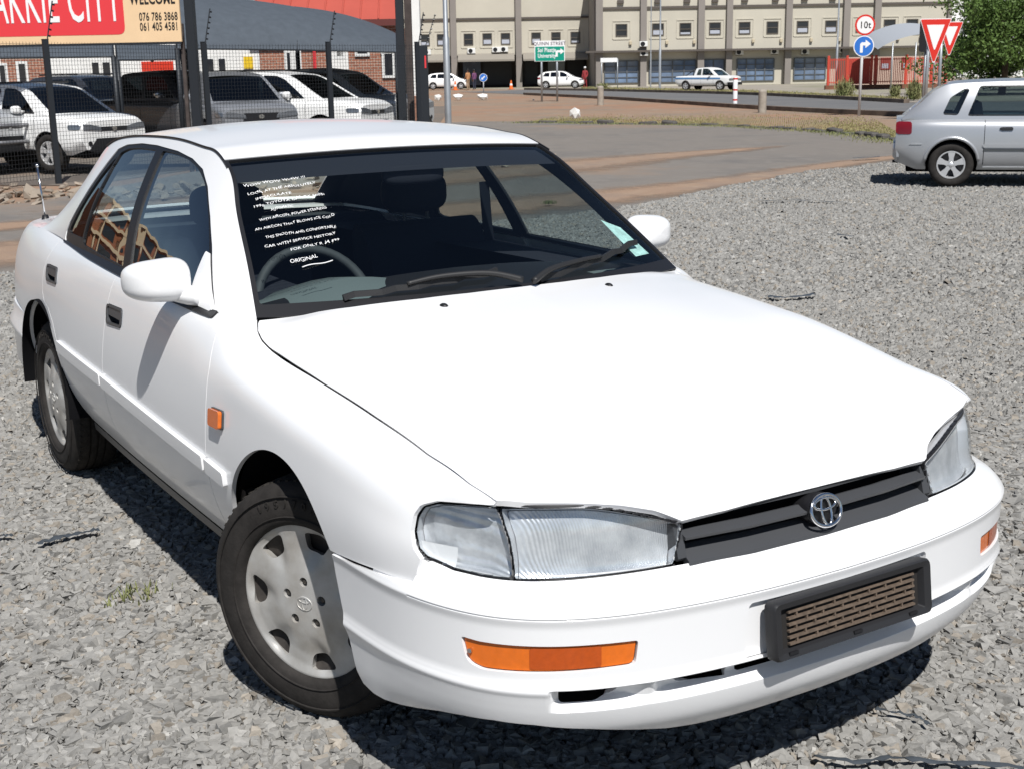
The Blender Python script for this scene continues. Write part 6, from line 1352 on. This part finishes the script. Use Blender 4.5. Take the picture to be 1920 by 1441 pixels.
mesh('arrow',*prism([(xx(1042)+a*1.25,zg(107)+b*1.25) for a,b in((0,0),(.09,0),(.09,.17),(.2,.17),(.2,.09),(.36,.215),(.2,.34),(.2,.26),(.05,.26),(0,.21))],-.042,-.0365,'xz'),SGW,gs)
for px in(1015.5,1044.5): mesh('post',*tube([(xx(px),.04,-.1),(xx(px),.04,zg(80))],.055,10,(1,0,0)),GALV,gs,True)
# blue keep-left disc
kD_=100.; po,_=frame_at(906,kD_); kl=post_sign('road_sign','small blue round arrow sign between the two white hatchbacks',po); zk=lambda py:lz(906,py,kD_)
disc('disc',0,zk(146),.31,-.01,0,SGW,kl); disc('disc_face',0,zk(146),.28,-.016,-.0105,BLS,kl); mesh('arrow',*prism([(a*.9,zk(146)+b*.9) for a,b in((-.16,-.16),(.02,-.16),(-.03,-.10),(.16,.09),(.09,.16),(-.10,-.03),(-.16,.02))],-.022,-.0165,'xz'),SGW,kl); mesh('pole',*rod((0,.05,-.1),(0,.05,zk(140)),.04,8),WPOLE,kl,True)
# blank white board on a post
nD=105.; po,_=frame_at(1145,nD); nb=post_sign('name_board','blank white board on thin posts left of the shop windows',po); zn=lambda py:lz(1145,py,nD)
mesh('board',*box(lx(1126,1145,nD),lx(1157,1145,nD),-.03,0,zn(117),zn(109)),SGW,nb)
for px in(1128,1158): mesh('post',*rod((lx(px,1145,nD),.03,-.1),(lx(px,1145,nD),.03,zn(110)),.04,8),GALV,nb,True)
# ================================================================ bollards, painted rocks, cones
CONC=P('bollard_concrete',(.34,.30,.25),.9,noise=.3,nscale=5,bump=.2)
for px,py,ht,lab in((1126,196,34,'left concrete bollard on the red verge'),(1429,209,40,'right concrete bollard on the verge near the blue disc')):
    b=gp(px,py); D=float((b-CAM)@CF); h=ht*D/FPX; o=empty('bollard',b,0,lab,'bollard','concrete bollards on the verge'); mesh('shaft',*lathe([(.0,-.1),(.15,-.1),(.145,h*.9)],16),CONC,o,True,sharp=40); mesh('cap',*lathe([(.145,h*.9),(.125,h*.97),(.06,h),(0,h)],16),CONC,o,True)
b=gp(1378,195); D=float((b-CAM)@CF); h=48*D/FPX; o=empty('bollard',b,0,'white marker post with red bands in front of the pickup','bollard'); mesh('shaft',*lathe([(0,-.1),(.10,-.1),(.10,h*.95),(.07,h),(0,h)],16),SGW,o,True,sharp=40)
for k in(.12,.50,.92): mesh('red_band',*lathe([(.102,h*k),(.102,h*k+.07)],16),RIM,o,True)
WRK=P('white_painted_rock',(.74,.73,.70),.85,noise=.12,nscale=4,bump=.4,bscale=8)
for i,(px,py,w,h,lab) in enumerate(((1078,221,24,20,'white painted rock at the kerb edge of the yard'),(823,188,15,12,'white painted rock just right of the grey pole base'),(860,187.5,19,12,'white painted rock below the left white hatchback'),(905,187,20,14,'white painted rock below the blue arrow sign'),(811,226,13,20,'white painted rock at the foot of the black gate end'),(1000,188,4,3,'tiny white stone beside the green sign post'))):
    b=gp(px,py) if i!=4 else gD(811,30.); D=float((b-CAM)@CF); k=D/FPX; V0,F0=ICO; rr=np.random.default_rng(40+i); v=V0*rr.uniform(.8,1.15,(12,1)); 
    for _ in range(4): nn=rr.normal(size=3); nn/=np.linalg.norm(nn); v=v-np.maximum(v@nn-.62,0)[:,None]*nn
    v=v*np.array([w/2,w/2.4,h/2])*k*1.15; v[:,2]-=v[:,2].min()+.03; o=mesh('painted_rock',v,F0,WRK); o.location=tuple(b); o.rotation_euler=(0,0,brz2); tag(o,lab,'rock','white painted rocks along the verge')
ORG=P('cone_orange',(.75,.16,.03),.5)
for px,py,lab in((853,168,'orange cone beside the left white hatchback'),(958,165,'orange traffic cone in front of the dark arcade'),(1022,164,'orange cone by the tail of the right white hatchback')):
    b=gD(px,112.); o=empty('traffic_cone',b,0,lab,'traffic cone','orange cones along the street'); h=.75; mesh('cone',*lathe([(.17,.04),(.05,h),(0,h)],14),ORG,o,True,sharp=50); mesh('base',*box(-.22,.22,-.22,.22,0,.04),ORG,o); mesh('white_band',*lathe([(.128,.32),(.098,.48)],14),SGW,o,True)
# ================================================================ people far down the street
def person(px,D,h,label,top,legs,skin,hat=None,arm=.12,face=0.):
    b=gD(px,D); k=h/1.72
    J={'pel':(0,0,.92),'wst':(0,0,1.08),'che':(0,0,1.30),'nek':(0,0,1.47),'hd0':(0,.015,1.56),'hd1':(0,.01,1.68),'hL':(.10,0,.88),'kL':(.11,.03,.48),'aL':(.11,-.02,.08),'tL':(.12,.13,.03),'hR':(-.10,0,.88),'kR':(-.11,.02,.48),'aR':(-.12,-.06,.08),'tR':(-.13,.09,.03),'sL':(.19,0,1.40),'eL':(.25,-.02,1.13),'wL':(.24,.08,.90),'fL':(.24,.11,.80),'sR':(-.19,0,1.40),'eR':(-.25,-.02,1.13),'wR':(-.22,arm,.92),'fR':(-.22,arm+.03,.82)}
    R={'pel':.15,'wst':.125,'che':.155,'nek':.055,'hd0':.085,'hd1':.10,'hL':.10,'kL':.065,'aL':.045,'tL':.035,'hR':.10,'kR':.065,'aR':.045,'tR':.035,'sL':.07,'eL':.048,'wL':.036,'fL':.035,'sR':.07,'eR':.048,'wR':.036,'fR':.035}
    E=[('pel','wst'),('wst','che'),('che','nek'),('nek','hd0'),('hd0','hd1'),('pel','hL'),('hL','kL'),('kL','aL'),('aL','tL'),('pel','hR'),('hR','kR'),('kR','aR'),('aR','tR'),('che','sL'),('sL','eL'),('eL','wL'),('wL','fL'),('che','sR'),('sR','eR'),('eR','wR'),('wR','fR')]
    nm=list(J); me=bpy.data.meshes.new('person'); me.from_pydata([tuple(np.array(J[q])*k) for q in nm],[(nm.index(a),nm.index(c)) for a,c in E],[]); o=bpy.data.objects.new('person',me); COL.objects.link(o)
    s=o.modifiers.new('s','SKIN'); o.modifiers.new('d','SUBSURF').levels=2; sv=me.skin_vertices[0].data
    for i,q in enumerate(nm): sv[i].radius=(R[q]*k,R[q]*k)
    sv[0].use_root=True
    dg=bpy.context.evaluated_depsgraph_get(); m2=bpy.data.meshes.new_from_object(o.evaluated_get(dg)); bpy.data.objects.remove(o)
    for mm in(top,legs,skin): m2.materials.append(mm)
    for p in m2.polygons:
        z=p.center.z/k; x=abs(p.center.x)/k; p.material_index=2 if z>1.46 or (x>.16 and z<.93 and z>.7) else (0 if z>.93 else 1); p.use_smooth=True
    o=bpy.data.objects.new('person',m2); COL.objects.link(o); o.location=tuple(b); o.rotation_euler=(0,0,brz2+face); tag(o,label,'person')
    if hat: 
        mesh('cap',*ellipsoid((0,.01,1.72*k),(.11*k,.12*k,.085*k),14,8),hat,o,True)
    else: mesh('hair',*ellipsoid((0,-.01,1.71*k),(.105*k,.11*k,.08*k),14,8),SBK,o,True)
    return o
SK=P('skin_brown',(.12,.06,.04),.6); MAR=P('maroon_cloth',(.28,.03,.035),.8); ORC=P('ochre_cloth',(.45,.22,.10),.8); PUR=P('purple_cloth',(.16,.06,.14),.8); NVY=P('navy_cloth',(.03,.035,.06),.8)
person(1097,112.,1.72,'person in maroon overalls and white cap standing by the arcade',MAR,MAR,SK,SGW,.16,2.6); person(877,112.,1.70,'person in an ochre top walking near the blue arrow sign',ORC,P('tan_cloth',(.35,.24,.15),.8),SK,None,.2,.8); person(889,113.,1.66,'person in a purple top walking beside the one in ochre',PUR,NVY,SK,None,.05,.8)
# ================================================================ tree and shrubs
def tree(px,D,h,rad,label,zc0,seed,nl=9000,leaf=.11,col=(.11,.17,.04),low=False):
    b=gD(px,D); o=empty('tree',b,0,label,'tree'); rg=np.random.default_rng(seed); BARK=P('bark',(.09,.065,.045),.9,noise=.4,nscale=6)
    segs=[tube([(0,0,-.2),(.1,.05,h*.2),(-.05,.1,h*.42)],.20,10,(1,0,0),scale=[1,.85,.65])]; tips=[]
    for k in range(9):
        a=rg.uniform(0,2*np.pi); r=rad*rg.uniform(.5,.9); z=h*rg.uniform(.5,.9); st=np.array([-.02,.06,h*rg.uniform(.25,.42)]); e=np.array([r*math.cos(a),r*math.sin(a),z]); m_=(st+e)/2+np.array([0,0,.3]); segs.append(tube([st,m_,e],.09,7,(1,0,0),scale=[1,.6,.2])); tips+= [e,m_*.4+e*.6,m_]
        for _ in range(2): e2=e+rg.normal(0,rad*.3,3); segs.append(tube([m_,(m_+e2)/2+np.array([0,0,.15]),e2],.045,6,(1,0,0),scale=[1,.6,.2])); tips.append(e2)
    mesh('trunk',*cat(segs),BARK,o,True)
    cl=[]
    if low: tips+=[np.array([rad*.75*math.cos(q_),rad*.75*math.sin(q_),h*rg.uniform(.15,.5)]) for q_ in rg.uniform(0,6.28,22)]
    for t in tips:
        for _ in range(3): cl.append(t+rg.normal(0,rad*.16,3)*[1,1,.8])
    cl=np.array(cl); n=nl; ci=rg.integers(0,len(cl),n); p=cl[ci]+rg.normal(0,rad*.13,(n,3))*[1,1,.65]; p=p[p[:,2]>zc0]; n=len(p)
    u=rg.normal(size=(n,3)); u/=np.linalg.norm(u,axis=1)[:,None]; w=np.cross(u,rg.normal(size=(n,3))); w/=np.linalg.norm(w,axis=1)[:,None]; s=leaf*rg.uniform(.5,1.2,n)[:,None]
    V=np.stack([p-u*s,p+w*s*.45,p+u*s,p-w*s*.45],1).reshape(-1,3); i=np.arange(n)*4; F=np.stack([i,i+1,i+2,i+3],1)
    LF=P('leaf_green',col,.6,spec=.3,col2=(.055,.10,.022),nscale=.8); LF.node_tree.nodes['Principled BSDF'].inputs['Subsurface Weight'].default_value=0.
    c=mesh('crown',V,np.ascontiguousarray(F),LF,o); return o
tree(1880,66.,5.4,3.1,'feathery green tree at the top right behind the silver hatchback',.2,3,26000,.12,low=True); tree(1990,74.,6.,2.6,'second feathery green tree cut off by the right edge',1.0,8,9000,.12)
def shrub(px,D,r,h,label,seed):
    b=gD(px,D); rg=np.random.default_rng(seed); n=1500; p=rg.normal(0,1,(n,3))*[r*.45,r*.45,h*.3]+[0,0,h*.45]; p=p[p[:,2]>-.02]; o=empty('shrub',b,0,label,'shrub','weedy shrubs on the far verge'); blades_=blades('foliage',p,h*.35,GRS,None,w=.02,lean=.8); blades_.parent=o; blades_['kind']='stuff'; mesh('stem',*cat([tube([(0,0,-.05),(rg.normal(0,r*.3),rg.normal(0,r*.3),h*.7)],.015,5,(1,0,0)) for _ in range(5)]),MC['bark'],o)
shrub(1585,66.,.40,.62,'bushy weed clump in front of the red gate',1); shrub(1716,58.,.30,.6,'weed clump left of the traffic light pole',2); shrub(1680,62.,.2,.4,'small weed clump behind the blue disc post',3); shrub(1130,97.,.4,.4,'low weed clump at the foot of the blank board',4)
# ================================================================ brick building across the road, seen mirrored in the door glass
qb=empty('brick_building',(-52,-18,0),math.radians(74),'brown brick office block with cream bands reflected in the saloon windows','building')
CRB=P('cream_band',(.58,.46,.30),.8); BR2=P('brown_brick',(.30,.115,.055),.85,noise=.2,nscale=3)
mesh('wall',*box(-22,8,0,12,-.1,8.6),BR2,qb)
for z in(2.7,5.5,8.2): mesh('floor_band',*box(-22.2,8.2,-.35,-.002,z,z+.45),CRB,qb)
for k in range(8):
    for z in(.6,3.5,6.2): w=mesh('window',*box(-21+k*3.6,-18.9+k*3.6,-.06,-.004,z,z+1.6),WIN,qb)
for k in range(9): mesh('pier',*box(-22.2+k*3.6,-21.75+k*3.6,-.30,-.003,-.1,8.6),CRB,qb)
# ================================================================ handwriting on the windscreen
HW=[('WOW WOW WOW !!!',(.377,-.573,1.255),(.402,-.387,1.272)),('LOOK AT THE ABSOLUTELY',(.409,-.573,1.234),(.433,-.367,1.257)),('IMMACULATE',(.434,-.559,1.221),(.447,-.453,1.235)),('1995 TOYOTA CAMRY 200Si',(.458,-.575,1.202),(.483,-.364,1.227)),('AUTOMATIC',(.488,-.536,1.192),(.497,-.47,1.201)),('WITH AIRCON, POWER STEERING',(.512,-.582,1.167),(.538,-.383,1.192)),('AN AIRCON THAT BLOWS ICE COLD',(.54,-.608,1.144),(.576,-.375,1.171)),('THIS SMOOTH AND COMFORTABLE',(.578,-.593,1.125),(.617,-.392,1.145)),('CAR WITH SERVICE HISTORY',(.609,-.609,1.102),(.642,-.405,1.128)),('FOR ONLY R 64 999',(.65,-.548,1.094),(.668,-.406,1.113)),('ORIGINAL',(.689,-.568,1.065),(.703,-.491,1.075))]
MARK=P('chalk_marker_white',(.82,.82,.82),.6)
wsobj=[o for o in car.children if o.name.startswith('windscreen') and 'gasket' not in o.name][0]
Tt=ST.P; mws=(Tt[:,0]<.8)
WV=ST.V[mws]; WN=ST.N[mws]
def ws_frame(p):
    i=np.argsort(((WV-p)**2).sum(1))[:4]; n=WN[i].mean(0); n/=np.linalg.norm(n); return n,WV[i].mean(0)
def raw_text(body,size=1.):
    cu=bpy.data.curves.new('t','FONT'); cu.body=body; cu.size=size; cu.resolution_u=2; cu.offset=0.; t=bpy.data.objects.new('t',cu); COL.objects.link(t); dg=bpy.context.evaluated_depsgraph_get(); me=bpy.data.meshes.new_from_object(t.evaluated_get(dg)); bpy.data.objects.remove(t)
    V=np.array([v.co for v in me.vertices]); F=[tuple(p.vertices) for p in me.polygons]; return V,F
for body,a,b in HW:
    a,b=np.array(a),np.array(b); V,F=raw_text(body); w=np.ptp(V[:,0]); x0=V[:,0].min(); u=b-a; Ln=np.linalg.norm(u); u/=Ln; n,c=ws_frame((a+b)/2); n=n-u*(n@u); n/=np.linalg.norm(n); up=np.cross(n,u)
    if up[2]<0: up=-up
    k=Ln/w; hz=.0108 if body!='ORIGINAL' else .0155
    rr=np.random.default_rng(len(body)); ph=rr.uniform(0,6); X=(V[:,0]-x0)*k; cell=np.floor((V[:,0]-x0)/.62).astype(int); jit=rr.normal(0,.0014,cell.max()+2)[cell]; sc=1+rr.normal(0,.10,cell.max()+2)[cell]
    Y=V[:,1]*hz/.72*sc+jit+.0012*np.sin(X*60+ph); X=X+Y*.12
    # lie on the glass: start from the straight line, then drop to the pane surface
    P_=a+u*X[:,None]+up*Y[:,None]; d=((P_[:,None]-WV[None,::3])**2).sum(2); j=np.argmin(d,1); q=WV[::3][j]; nn=WN[::3][j]; P_=P_-nn*(((P_-q)*nn).sum(1)-.0015)[:,None]
    mesh('handwriting',P_,F,MARK,wsobj)
# flourish under the last word
a,b=np.array((.715,-.545,1.054)),np.array((.722,-.455,1.066)); n,_=ws_frame((a+b)/2); q=np.array([a+(b-a)*t+np.array([0,0,.002*math.sin(t*6.3)])+n*.002 for t in np.linspace(0,1,14)]); mesh('flourish',*tube(q,.0016,6),MARK,wsobj,True)
